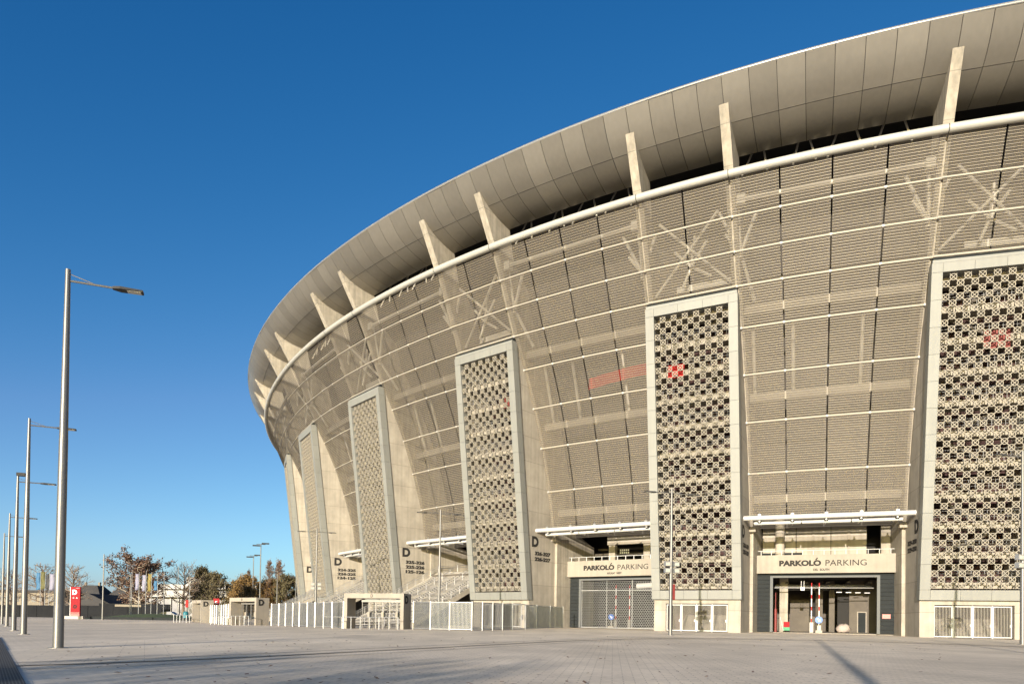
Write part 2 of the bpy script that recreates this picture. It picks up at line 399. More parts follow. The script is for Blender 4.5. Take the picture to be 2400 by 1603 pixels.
for k in range(14):
    w = .02+.58*k/13
    for j in range(12):
        u0, u1 = L_*j/12, L_*(j+1)/12
        b_.add([gpt(u0, w, .030), gpt(u1, w, .030), gpt(u1, w+.017, .030), gpt(u0, w+.017, .030)], [(0, 1, 2, 3)])
for k in range(int(L_/.5)):
    b_.add([gpt(k*.5, 0, .031), gpt(k*.5+.03, 0, .031), gpt(k*.5+.03, .62, .031), gpt(k*.5, .62, .031)], [(0, 1, 2, 3)])
b_.build('grating_bars', M['grate'], t)

# ------------------------------------------------------------------ STADIUM
ST = thing('stadium', Vector((EX, EY, .5)), 'huge oval concrete stadium with leaning fins, mesh skin and latticed stair towers', 'stadium')
PROF = [(38.25, 6.2), (35.9, 5.08), (33.4, 4.0), (30.9, 2.84), (27.8, 1.2), (24.1, -.52), (20.1, -1.97), (15.6, -3.35), (11.6, -4.02), (10.3, -4.6), (-1, -4.6)]
def prof(z):
    for (z1, o1), (z0, o0) in zip(PROF[:-1], PROF[1:]):
        if z >= z0: return o0+(o1-o0)*(z-z0)/(z1-z0)
    return PROF[-1][1]
ZB, ZT, LEAN = 3.65, 30.12, 3.194/(30.121-3.65)
def lean(z): return LEAN*(z-ZB)
CORN_U = [(9.80, 44.62), (9.28, 43.90), (8.72, 43.22), (8.08, 42.70), (7.40, 42.30)]
CORN_L = [(7.36, 42.28), (6.55, 41.93), (5.70, 41.66), (4.90, 41.48), (4.12, 41.38)]
# cornice panels
def cornice_panel(i, k, prof_pts, nm):
    m = MB(); rows = []
    for (o, z) in prof_pts:
        s4 = sections_cache(i, o)
        a, b = s4[k], s4[k+1]; d = (b-a); e = .022/d.length
        a2, b2 = a+d*e, b-d*e; rows.append((Vector((a2.x, a2.y, z)), Vector((b2.x, b2.y, z))))
    back = []
    for (a, b), (o, z) in zip(rows, prof_pts):
        nrm = (a-Vector((EX, EY, a.z))); nrm.normalize(); back.append((a-nrm*.06+Vector((0, 0, .06)), b-nrm*.06+Vector((0, 0, .06))))
    n = len(rows); vs = []
    for a, b in rows: vs += [a, b]
    for a, b in back: vs += [a, b]
    fs = [(2*j, 2*j+2, 2*j+3, 2*j+1) for j in range(n-1)]
    o2 = 2*n
    fs += [(2*j, o2+2*j, o2+2*j+2, 2*j+2) for j in range(n-1)]+[(2*j+1, 2*j+3, o2+2*j+3, o2+2*j+1) for j in range(n-1)]
    fs += [(0, 1, o2+1, o2), (2*n-2, o2+2*n-2, o2+2*n-1, 2*n-1)]
    m.add(vs, fs); o = m.build(nm, M['cornice'], ST); shade_smooth(o, 40); return o
_sc = {}
def sections_cache(i, off):
    key = (i, round(off, 3))
    if key not in _sc: _sc[key] = sections(i, off, 0, 4, 8)
    return _sc[key]
for i in range(I0, I1+1):
    for k in range(12):
        cornice_panel(i, k, CORN_U, 'cornice_panel'); cornice_panel(i, k, CORN_L, 'cornice_panel')
# dark backing just behind the panels, so that joints read dark; rim trim; roof
def ringstrip(name, profile, matl, s0, s1, n, closed=False, parent=ST):
    m = MB(); k = len(profile)
    for j in range(n+1):
        s = s0+(s1-s0)*j/n
        for (o, z) in profile: m.v.append(tuple(ring(s, o, z)))
    for j in range(n):
        for q in range(k-1 if not closed else k):
            a = j*k+q; b = j*k+(q+1) % k; m.f.append((a, b, b+k, a+k))
    return m.build(name, matl, parent, True)
sA, sB = sc(I0)-WFIN, sc(I1+1)-WFIN
ringstrip('cornice_backing', [(o-.20, z+.16) for o, z in CORN_U+CORN_L[1:]], M['joint'], sA, sB, 160)
ringstrip('rim_trim', [(9.78, 44.63), (9.90, 44.64), (9.90, 44.84), (9.5, 44.84)], M['trim'], sA, sB, 200, True)
ringstrip('roof_deck', [(9.6, 44.83), (0, 45.2), (-18, 46.2), (-45, 46.8)], M['broof'], 0, TOT, 220)
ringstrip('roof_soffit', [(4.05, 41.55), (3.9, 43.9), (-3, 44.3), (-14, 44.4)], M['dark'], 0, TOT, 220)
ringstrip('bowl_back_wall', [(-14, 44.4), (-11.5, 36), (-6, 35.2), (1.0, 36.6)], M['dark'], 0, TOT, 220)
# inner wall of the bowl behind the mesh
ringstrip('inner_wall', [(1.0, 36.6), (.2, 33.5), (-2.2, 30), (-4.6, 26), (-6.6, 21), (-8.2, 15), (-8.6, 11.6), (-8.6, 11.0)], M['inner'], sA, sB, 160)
ringstrip('dark_backdrop', [(-16.5, 6.7), (-16.5, 37.5)], M['dark'], 0, TOT, 220)  # added black backdrop, blocks sky showing through the bays
# ring tube
TUB = MB(); TUB.path([ring(sA+(sB-sA)*k/240, 6.62, 38.66) for k in range(241)], .32, 14)
rt_o = TUB.build('ring_tube', M['tube'], ST, True)
for i in range(I0, I1+1):
    for sd in (-1, 1):
        s = sc(i)+sd*WFIN*RC/(RC+6.6); a, b = ring(s-.03, 6.62, 38.66), ring(s+.03, 6.62, 38.66)
        c = MB(); c.tube(a, b, .332, n=14); c.build('tube_joint', M['joint'], rt_o)
# fins
FT = [(38.25, 5.95), (39.0, 6.35), (43.13, 8.70)]
def fin_front(z):
    if z <= 10.25: return -5.0
    if z < 11.6: return -5.0+(z-10.25)/(1.35)*(.55)
    if z < 38.25: return prof(z)-.42
    if z < 39.0: return 5.95+(z-38.25)/.75*.4
    return 6.35+(z-39.0)/4.13*2.35
CB = (CORN_U[::1]+CORN_L)
def corn_off(z):                                          # cornice surface at height z
    for (o1, z1), (o0, z0) in zip(CB[:-1], CB[1:]):
        if z >= z0: return o0+(o1-o0)*(z-z0)/max(z1-z0, 1e-6)
    return CB[-1][0]
def fin_back(z):
    if z <= 10.25: return -12.5
    if z < 11.6: return -12.0
    if z < 38: return max(prof(z)-4.5, -9)
    if z < 41.38: return 4.05-(41.38-z)*.25
    return min(corn_off(z)+.02, fin_front(z)-.01)
ZL = [-.2, 5, 10.2, 10.3, 11.6, 14, 17, 20, 23, 26, 28.5, 31, 33.5, 36, 38.2, 38.3, 39.0, 40, 41.37, 41.6, 41.9, 42.28, 42.6, 42.9, 43.13]
def wall_strip(m, tw, al0, al1, front, back, zs):
    rows = [[tw.p(al0, front(z), z), tw.p(al1, front(z), z), tw.p(al1, back(z), z), tw.p(al0, back(z), z)] for z in zs]
    n = len(rows); vs = [v for r in rows for v in r]; fs = [(3, 2, 1, 0), tuple(range(4*n-4, 4*n))]
    for j in range(n-1):
        for q in range(4): fs.append((4*j+q, 4*j+(q+1) % 4, 4*j+4+(q+1) % 4, 4*j+4+q))
    m.add(vs, fs)
for i in range(I0, I1+1):
    for sd in (-1, 1):
        m = MB(); wall_strip(m, TW[i], sd*WFIN-.375, sd*WFIN+.375, fin_front, fin_back, ZL)
        m.build('fin', M['fin'], ST)
# mesh skin panels: corrugated perforated sheet
ROWS = [38.52, 35.9, 33.4, 30.9, 27.8, 24.1, 20.1, 15.6, 11.6]
def mesh_panel(a0, a1, b0, b1, parent=ST):
    """a0,a1 top left/right; b0,b1 bottom left/right"""
    upv = ((a0+a1)-(b0+b1))*.5; H = upv.length; rgt = (a1-a0).normalized(); nrm = rgt.cross(upv.normalized())
    if nrm.dot(Vector((EX, EY, a0.z))-a0) > 0: nrm = -nrm
    p = .21; n = max(3, int(round(H/p))); m = MB(); ga_ = .065
    def row(u, d):
        l = b0.lerp(a0, u); r = b1.lerp(a1, u); w = (r-l).normalized(); return [l+w*ga_+nrm*d, r-w*ga_+nrm*d]
    nsheet = 0; lips = MB()
    for k in range(n):
        A, B, C, D = row(k/n, 0), row((k+.86)/n, .03), row((k+.89)/n, .08), row((k+1)/n, .07)
        E = row((k+1)/n, 0)
        m.add(A+B, [(0, 1, 3, 2)])
        lips.add(B+C+D+E, [(0, 1, 3, 2), (2, 3, 5, 4), (4, 5, 7, 6)])
    nsheet = len(m.f); m.add(lips.v, lips.f)
    me = m.mesh('mesh_panel', M['mesh']); me.materials.append(M['lip_lit'])
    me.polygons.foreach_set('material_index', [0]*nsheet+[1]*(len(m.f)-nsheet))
    return link('mesh_panel', me, parent)
def edge_s(i, al, off): return sc(i)+al*RC/(RC+off)
for i in range(-1, 6):
    lo, hi = 0, len(ROWS)-1
    for r in range(hi):
        zt, zb = ROWS[r]-.06, ROWS[r+1]+.06
        ot, ob = prof(zt), prof(zb)
        ea = WFIN if r < 3 else 4.06
        for k in range(4):                                # wide bay: four panels
            P_ = []
            for (o, z) in ((ot, zt), (ob, zb)):
                s0, s1 = edge_s(i, ea, o), edge_s(i+1, -ea, o)
                P_.append([ring(s0+(s1-s0)*(k+q)/4, o, z) for q in (0, 1)])
            mesh_panel(P_[0][0], P_[0][1], P_[1][0], P_[1][1])
        if r < 3:
            for k in range(2):                            # above the tower: two panels
                P_ = []
                for (o, z) in ((ot, zt), (ob, zb)):
                    P_.append([jl(i, -WFIN+WFIN*(k+q), o, z) for q in (0, 1)])
                mesh_panel(P_[0][0], P_[0][1], P_[1][0], P_[1][1])
    # rails with clamps
    for r in range(1, hi+1):
        z = ROWS[r]; o = prof(z)-.13
        ea = WFIN if r <= 3 else 4.06
        s0, s1 = edge_s(i, ea, o), edge_s(i+1, -ea, o)
        m = MB(); m.path([ring(s0+(s1-s0)*k/4, o, z) for k in range(5)], .11, 8); ro = m.build('facade_rail', M['rail'], ST)
        c = MB()
        for k in range(5 if r > 3 else 4):
            q = ring(s0+(s1-s0)*k/4, o, z); d = ring(s0+(s1-s0)*k/4+.1, o, z)-q; c.tube(q-d, q+d, .125, n=8)
        stuff(c.build('clamps', M['white'], ro))
        if r <= 3:
            m = MB(); m.path([jl(i, -WFIN+WFIN*k/2, o, z) for k in range(5)], .11, 8); m.build('facade_rail', M['rail'], ST)
    # structure seen behind the mesh
    tw, t2 = TW[i], TW[i+1]
    m = MB(); z = 37.35; m.tube(jl(i, 4.9, 4.6, z), jl(i+1, -4.9, 4.6, z), .20, n=10); m.build('inner_beam', M['strut'], ST)
    for (ii, sg) in ((i, 1), (i+1, -1)):
        T_ = TW[ii]
        b = MB(); b.box(T_.p(sg*4.65, 4.6, 37.3), T_.T, T_.N, (0, 0, 1), .35, .3, .42); b.build('beam_bracket', M['strut'], ST)
    for (bz, bo) in ((29.3, -1.1), (22.4, -1.4), (13.4, -1.6)):
        m = MB(); s0, s1 = sc(i)+4.3, sc(i+1)-4.3
        for k in range(6):
            a, b = ring(s0+(s1-s0)*k/6, prof(bz)+bo, bz), ring(s0+(s1-s0)*(k+1)/6, prof(bz)+bo, bz)
            u = (b-a).normalized(); nn = Vector((u.y, -u.x, 0))
            m.box((a+b)/2, u, nn, (0, 0, 1), (b-a).length/2+.003*k, .25, .38)
        m.build('floor_edge_beam', M['slab'], ST)
    for frac in (.19, .81):
        s = sc(i)+LM*frac; zc = 34.2; n0 = ring(s, prof(zc)-1.1, zc-.7)
        for ds, dz, do in ((-1.7, 3.6, .6), (-.2, 3.9, .9), (1.3, 3.1, .5), (.9, -3.4, -2.2), (-1.2, 1.7, .4)):
            m = MB(); m.tube(n0, ring(s+ds, prof(zc)-1.1+do, zc-.7+dz), .16, n=8); m.build('strut', M['strut'], ST)
        m = MB(); m.tube(n0-Vector((0, 0, .5)), n0+Vector((0, 0, .75)), .24, n=8); m.build('strut_node', M['strut'], ST)
    for sg in (-1, 1):
        a = tw.p(sg*3.4, prof(31.6)-1.0, 31.6); b = tw.p(-sg*2.6, prof(36.6)-1.3, 37.2)
        m = MB(); m.tube(a, b, .13, n=8); m.build('cross_brace', M['strut'], ST)
    c0 = tw.p(0, prof(33)-1.0, 33.4)
    for dx, dz in ((-1.5, 1.6), (1.4, 2.1), (.3, 2.7), (-.7, -1.7), (1.8, -1.2)):
        m = MB(); m.tube(c0, c0+tw.T*dx+Vector((0, 0, dz)), .14, n=7); m.build('strut', M['strut'], ST)
    m = MB(); m.box(tw.p(.9, prof(32)-1.6, 31.9), tw.T, tw.N, (0, 0, 1), 2.4, .2, .3); m.build('inner_beam', M['strut'], ST)
    for al_ in (4.7, 8.2, 14.0):
        q = ring(sc(i)+al_, 0, 0)
        m = MB(); s = sc(i)+al_
        m.tube(ring(s, prof(28)-3.0, 28.9), ring(s, prof(22)-2.6, 22.6), .16, n=8); m.build('inner_column', M['strut'], ST)
for i in range(-2, 6):
    for k, (fa, fb) in enumerate(((.02, .10), (.16, .12), (.30, .34), (.42, .36), (.48, .56), (.66, .60), (.72, .80), (.90, .84))):
        sa_, sb_ = sc(i)+4+14.3*fa, sc(i)+4+14.3*fb
        m = MB(); m.tube(ring(sa_, 3.3, 40.2), ring(sb_, 2.0+.7*(k % 2), 43.9), .085, n=8); m.build('roof_strut', M['strut'], ST)
# red curved fascia seen through the mesh of the bay left of the tall lattice tower
m = MB(); s0, s1 = sc(3)+LM*.47, sc(4)-4.2
for k in range(10):
    f0, f1 = k/10, (k+1)/10; zz = lambda f: 25.35+.55*math.sin(f*math.pi/2)
    a, b = ring(s0+(s1-s0)*f0, prof(26)-1.9, zz(f0)), ring(s0+(s1-s0)*f1, prof(26)-1.9, zz(f1))
    m.hexa([a, b, b+Vector((0, 0, 1.15)), a+Vector((0, 0, 1.15))], [v-Vector((.35, -.6, 0))*.25 for v in (a, b, b+Vector((0, 0, 1.15)), a+Vector((0, 0, 1.15)))])
m.build('red_fascia', M['red'], ST)

# ------------------------------------------------------------------ stair towers
CELL, NC, NR = .5, 13, 50
OPW = 3.32; OZ0, OZ1 = 4.5, 29.4
def ring_mesh():
    m = MB(); n = 14; ro, ri, d = .262, .208, .11
    vs = []
    for k in range(n):
        a = 2*math.pi*k/n; c, s = math.cos(a), math.sin(a)
        vs += [(ro*c, ro*s, d), (ri*c, ri*s, d), (ri*c, ri*s, -d), (ro*c, ro*s, -d)]
    fs = []
    for k in range(n):
        j = (k+1) % n
        for q in range(4): fs.append((4*k+q, 4*j+q, 4*j+(q+1) % 4, 4*k+(q+1) % 4))
    m.add(vs, fs)
    for a in (math.pi/4, 3*math.pi/4):
        ax = Vector((math.cos(a), math.sin(a), 0)); ay = Vector((-math.sin(a), math.cos(a), 0))
        dd = .055 if a < 1 else .052
        m.box((0, 0, .02), ax, ay, (0, 0, 1), .225, .026, dd)
        for sg in (-1, 1): m.box(ax*(sg*.307), ax, ay, (0, 0, 1), .05, .030, .085)
    return m
RM = ring_mesh(); RME = RM.mesh('lattice_ring', M['lattice'])
def ring_matrix(tw, c, r):
    z = OZ0+.12+(r+.5)*(OZ1-OZ0-.24)/NR; al = (c-(NC-1)/2)*.507
    o = lean(z)-.22
    ax = tw.T; az = (tw.N*1.0-Vector((0, 0, LEAN))).normalized(); ay = az.cross(ax)
    p = tw.p(al, o, z)
    mm = Matrix((ax, ay, az)).transposed().to_4x4(); mm.translation = p; return mm
DOORM = {}
def stair_tower(i, detail=True):
    tw = TW[i]
    core = MB()
    zs = [-.2, 3.3, 3.62, 3.66, 8, 11, 14, 17, 20, 23, 26, 28.5, 30.0]
    fr = lambda z: -.42 if z < 3.64 else lean(z)-.80
    bk = lambda z: -5.6 if z < 10.3 else prof(z)-2.2
    for sg in (-1, 1):
        a0, a1 = (3.62, 4.0) if sg > 0 else (-4.0, -3.62)
        wall_strip(core, tw, a0, a1, fr, bk, zs)
    # base wall with the door opening
    for (x0, x1, z0, z1) in ((-3.62, -2.88, -.2, 3.62), (2.88, 3.62, -.2, 3.62), (-2.88, 2.88, 3.28, 3.62)):
        core.box(tw.p((x0+x1)/2, -.60, (z0+z1)/2), tw.T, tw.N, (0, 0, 1), (x1-x0)/2, .18, (z1-z0)/2)
    t = core.build('stair_tower', M['base'] if False else M['concrete'], ST)
    # back wall and landings
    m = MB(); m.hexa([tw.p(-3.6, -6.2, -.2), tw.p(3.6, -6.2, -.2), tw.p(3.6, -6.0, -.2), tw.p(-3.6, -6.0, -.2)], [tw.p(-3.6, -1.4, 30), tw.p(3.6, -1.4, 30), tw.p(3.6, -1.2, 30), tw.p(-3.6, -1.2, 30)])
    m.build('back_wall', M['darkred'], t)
    k = 0; z = 4.9
    while z < 29.6:
        m = MB(); o1 = lean(z)-1.15; o0 = o1-1.9
        m.box(tw.p(0, (o0+o1)/2, z), tw.T, tw.N, (0, 0, 1), 3.58, (o1-o0)/2, .24); m.build('landing', M['slab'], t)
        m = MB()
        for hh in (.5, .75, 1.0): m.tube(tw.p(-3.5, o1-.1, z+.24+hh), tw.p(3.5, o1-.1, z+.24+hh), .03, n=5)
        for q in range(15): a = -3.4+q*.485; m.tube(tw.p(a, o1-.1, z+.2), tw.p(a, o1-.1, z+1.25), .025, n=5)
        m.build('landing_railing', M['galv'], t)
        # flight of stairs between landings
        sg = 1 if k % 2 else -1
        m = MB(); p0 = tw.p(-sg*2.4, o0-.2, z+.1); p1 = tw.p(sg*2.4, o0-.2+.3, z+2.35)
        u = (p1-p0).normalized(); w = tw.N; m.box((p0+p1)/2, u, w, u.cross(w), (p1-p0).length/2, .6, .13); m.build('stair_flight', M['garage'], t)
        z += 2.45; k += 1
    m = MB(); m.box(tw.p(0, lean(30)-1.6, 30.04), tw.T, tw.N, (0, 0, 1), 3.98, 1.55, .10); m.build('tower_cap', M['concrete'], t)
    # red plates visible through the lattice
    for (al, z, w, hgt) in ({4: [(-1.6, 24.6, .75, .62)], 5: [(.9, 24.3, .95, .7)], 3: [(2.6, 24.6, .7, .6)]}.get(i, [])):
        m = MB(); m.box(tw.p(al, lean(z)-.95, z), tw.T, tw.N, (0, 0, 1), w, .05, hgt); m.build('red_panel', M['red'] if i == 4 else M['redbox'], t)
    # top trim: pale cap, dark box painting the gap's shade, white rail
    m = MB(); m.box(tw.p(0, lean(30.3)-.48, 30.26), tw.T, tw.N, (0, 0, 1), 4.06, .42, .12); m.build('cap_flashing', M['clad'], t)
    m = MB(); m.box(tw.p(0, lean(30.6)-.75, 30.52), tw.T, tw.N, (0, 0, 1), 3.98, .4, .13); m.build('shadow_gap', M['anthracite'], t)
    # frame cladding: boxes along the leaning frame
    def pan(x0, x1, z0, z1):
        d = .85; m = MB(); e = .011
        x0 += e; x1 -= e; z0 += e; z1 -= e
        bt = [tw.p(x0, lean(z0), z0), tw.p(x1, lean(z0), z0), tw.p(x1, lean(z0)-d, z0), tw.p(x0, lean(z0)-d, z0)]
        tp = [tw.p(x0, lean(z1), z1), tw.p(x1, lean(z1), z1), tw.p(x1, lean(z1)-d, z1), tw.p(x0, lean(z1)-d, z1)]
        m.hexa(bt, tp); m.build('cladding_panel', M['clad'], t)
    nz = 12; zz = [OZ0+(OZ1-OZ0)*q/nz for q in range(nz+1)]
    for (x0, x1) in ((-4.13, -OPW), (OPW, 4.13)):
        for a, b in zip(zz[:-1], zz[1:]): pan(x0, x1, a, b)
        pan(x0, x1, ZB, OZ0); pan(x0, x1, OZ1, ZT)
    for q in range(3):
        xa, xb = -OPW+2*OPW*q/3, -OPW+2*OPW*(q+1)/3; pan(xa, xb, ZB, OZ0); pan(xa, xb, OZ1, ZT)
    m = MB()                                              # dark lining behind the joints
    for (x0, x1, z0, z1) in ((-4.09, -OPW-.04, ZB+.04, ZT-.04), (OPW+.04, 4.09, ZB+.04, ZT-.04), (-OPW-.03, OPW+.03, ZB+.05, OZ0-.04), (-OPW-.03, OPW+.03, OZ1+.04, ZT-.05)):
        m.hexa([tw.p(x0, lean(z0)-.04, z0), tw.p(x1, lean(z0)-.04, z0), tw.p(x1, lean(z0)-.80, z0), tw.p(x0, lean(z0)-.80, z0)],
               [tw.p(x0, lean(z1)-.04, z1), tw.p(x1, lean(z1)-.04, z1), tw.p(x1, lean(z1)-.80, z1), tw.p(x0, lean(z1)-.80, z1)])
    m.build('cladding_lining', M['joint'], t)
    # lattice
    cells = [(c, r) for r in range(NR) for c in range(NC) if (c+r) % 2 == 0]
    single = cells[:300] if i == 5 else []
    rest = cells[len(single):]
    for (c, r) in single: link('lattice_ring', RME, t, ring_matrix(tw, c, r))
    m = MB(); base_v = [Vector(v) for v in RM.v]
    for (c, r) in rest:
        mm = ring_matrix(tw, c, r); n0 = len(m.v)
        m.v += [tuple(mm@v) for v in base_v]; m.f += [tuple(q+n0 for q in f) for f in RM.f]
    stuff(m.build('lattice_screen', M['lattice'], t))
    if not detail: return t
    # doors: four barred leaves between posts
    gzb = gz(tw.C.x, tw.C.y)
    for q in range(4):
        x0 = -2.86+q*1.43; x1 = x0+1.36
        f = MB(); b = MB()
        f_o = -.70
        for (a, bb, z0, z1) in ((x0, x0+.07, gzb+.08, 3.2), (x1-.07, x1, gzb+.08, 3.2), (x0+.07, x1-.07, gzb+.08, gzb+.16), (x0+.07, x1-.07, 3.12, 3.2)):
            f.box(tw.p((a+bb)/2, f_o, (z0+z1)/2), tw.T, tw.N, (0, 0, 1), (bb-a)/2, .035, (z1-z0)/2)
        lf = f.build('gate_leaf', M['white'], t)
        for w in range(12):
            a = x0+.10+w*(x1-x0-.2)/11; b.box(tw.p(a, f_o, (gzb+3.3)/2), tw.T, tw.N, (0, 0, 1), .013, .013, (3.12-gzb-.16)/2)
        b.build('gate_bars', M['rail'], lf)
        hd = MB(); hd.box(tw.p(x1-.12, f_o+.06, gzb+1.05), tw.T, tw.N, (0, 0, 1), .05, .05, .11); hd.build('lock', M['galv'], lf)
    m = MB()
    for q in range(5):
        if q in (0, 4): continue
        m.box(tw.p(-2.86+q*1.43-.035, -.70, (gzb+3.26)/2), tw.T, tw.N, (0, 0, 1), .03, .06, (3.26-gzb)/2)
    m.build('gate_post', M['white'], t)
    # steps behind the doors
    m = MB()
    for q in range(9): m.box(tw.p(.3, -2.0-.32*q, gzb+.09+.18*q), tw.T, tw.N, (0, 0, 1), 2.3, .17, .09)
    m.build('inner_steps', M['garage'], t)
    return t
for i in range(-1, 6): stair_tower(i, i >= 2)
# ------------------------------------------------------------------ lettering
def text_mesh(txt, size, bold=0.0, extr=.008, align='CENTER', line=1.0, space=1.0):
    cu = bpy.data.curves.new('lettering', 'FONT'); cu.body = txt; cu.size = size; cu.offset = bold; cu.extrude = extr
    cu.align_x = align; cu.align_y = 'CENTER'; cu.space_line = line; cu.space_character = space; cu.resolution_u = 4
    o = bpy.data.objects.new('tmp_text', cu); col.objects.link(o)
    dg = bpy.context.evaluated_depsgraph_get(); dg.update()
    me = bpy.data.meshes.new_from_object(o.evaluated_get(dg))
    bpy.data.objects.remove(o); return me
def lettering(txt, size, pos, right, upv, m, parent, bold=0.0, fit=None, fith=None, name='lettering', space=1.0, extr=.008, line=1.0):
    me = text_mesh(txt, size, bold, extr, space=space, line=line); me.materials.clear(); me.materials.append(m)
    co = np.array([v.co[:] for v in me.vertices]); mn, mx = co.min(0), co.max(0); ctr = (mn+mx)/2
    sx = fit/(mx[0]-mn[0]) if fit else 1.0; sy = fith/(mx[1]-mn[1]) if fith else sx
    for v in me.vertices: v.co = ((v.co.x-ctr[0])*sx, (v.co.y-ctr[1])*sy, v.co.z)
    right, upv = Vector(right).normalized(), Vector(upv).normalized(); nn = right.cross(upv)
    mm = Matrix((right, upv, nn)).transposed().to_4x4(); mm.translation = Vector(pos)+nn*.012
    return link(name, me, parent, mm)
def wall_text(i, sg, lines):
    """block letter and sector numbers on the side wall of tower i (sg=+1 right wall)"""
    tw = TW[i]; rgt = -tw.N if sg > 0 else tw.N
    lettering('D', 1, tw.p(sg*4.0, -1.37, 9.93), rgt, (0, 0, 1), M['letter'], ST, bold=.05, fit=1.15, fith=1.16)
    for k, ln in enumerate(lines):
        lettering(ln, .5, tw.p(sg*4.0, -2.74, 8.70-.61*k), rgt, (0, 0, 1), M['letter'], ST, bold=.03, fit=2.85, fith=.44)
wall_text(0, 1, []); wall_text(1, 1, ['324-325', '224-225', '124-125']); wall_text(2, 1, ['325-326', '225-226', '125-126'])
wall_text(3, 1, ['326-327', '226-227']); wall_text(4, 1, ['328-329', '228-229']); wall_text(5, -1, ['329-330', '229-230'])

# ------------------------------------------------------------------ canopies over the bays
def canopy(i):
    a, b = TW[i].p(3.95, -1.55, 11.14), TW[i+1].p(-3.95, -1.65, 11.14)
    u = (b-a).normalized(); nin = Vector((-u.y, u.x, 0))
    if nin.dot(Vector((EX, EY, 0))-a) < 0: nin = -nin
    nin.z = 0; nin.normalize(); L = (b-a).length
    m = MB(); m.tube(a, b, .22, n=14); t = m.build('canopy', M['white'], ST, True); shade_smooth(t, 50)
    m = MB(); n = 3
    for k in range(n):
        p, q = a+u*(.9+(L-1.8)*k/n+.05)+nin*.55, a+u*(.9+(L-1.8)*(k+1)/n-.05)+nin*.55
        m.tube(p-Vector((0, 0, .43)), q-Vector((0, 0, .43)), .15, n=10)
    m.build('gutter_tube', M['white'], t)
    m = MB(); m.box(a+u*L/2+nin*1.85+Vector((0, 0, -.02)), u, nin, (0, 0, 1), L/2-.25, 1.5, .05); m.build('canopy_deck', M['canopyglass'], t)
    for k in range(5):
        p = a+u*(L*(k+.5)/5)
        m = MB(); m.box(p+nin*1.7-Vector((0, 0, .22)), u, nin, (0, 0, 1), .06, 1.6, .14); m.build('canopy_rib', M['white'], t)
        m = MB(); m.box(p+nin*.42-Vector((0, 0, .33)), u, nin, (0, 0, 1), .16, .12, .09); m.build('spotlight', M['anthracite'], t)
        m = MB(); m.box(p+Vector((0, 0, .27)), u, nin, (0, 0, 1), .12, .08, .05); m.tube(p+Vector((0, 0, .2)), p+Vector((0, 0, .5)), .02, n=5); m.build('cable_anchor', M['galv'], t)
    for (T_, sg) in ((TW[i], 1), (TW[i+1], -1)):
        m = MB(); m.box(T_.p(sg*4.32, -4.75, 10.42), T_.T, T_.N, (0, 0, 1), .30, .45, .20); m.build('canopy_bearing', M['fin'], t)
for i in range(-1, 6): canopy(i)

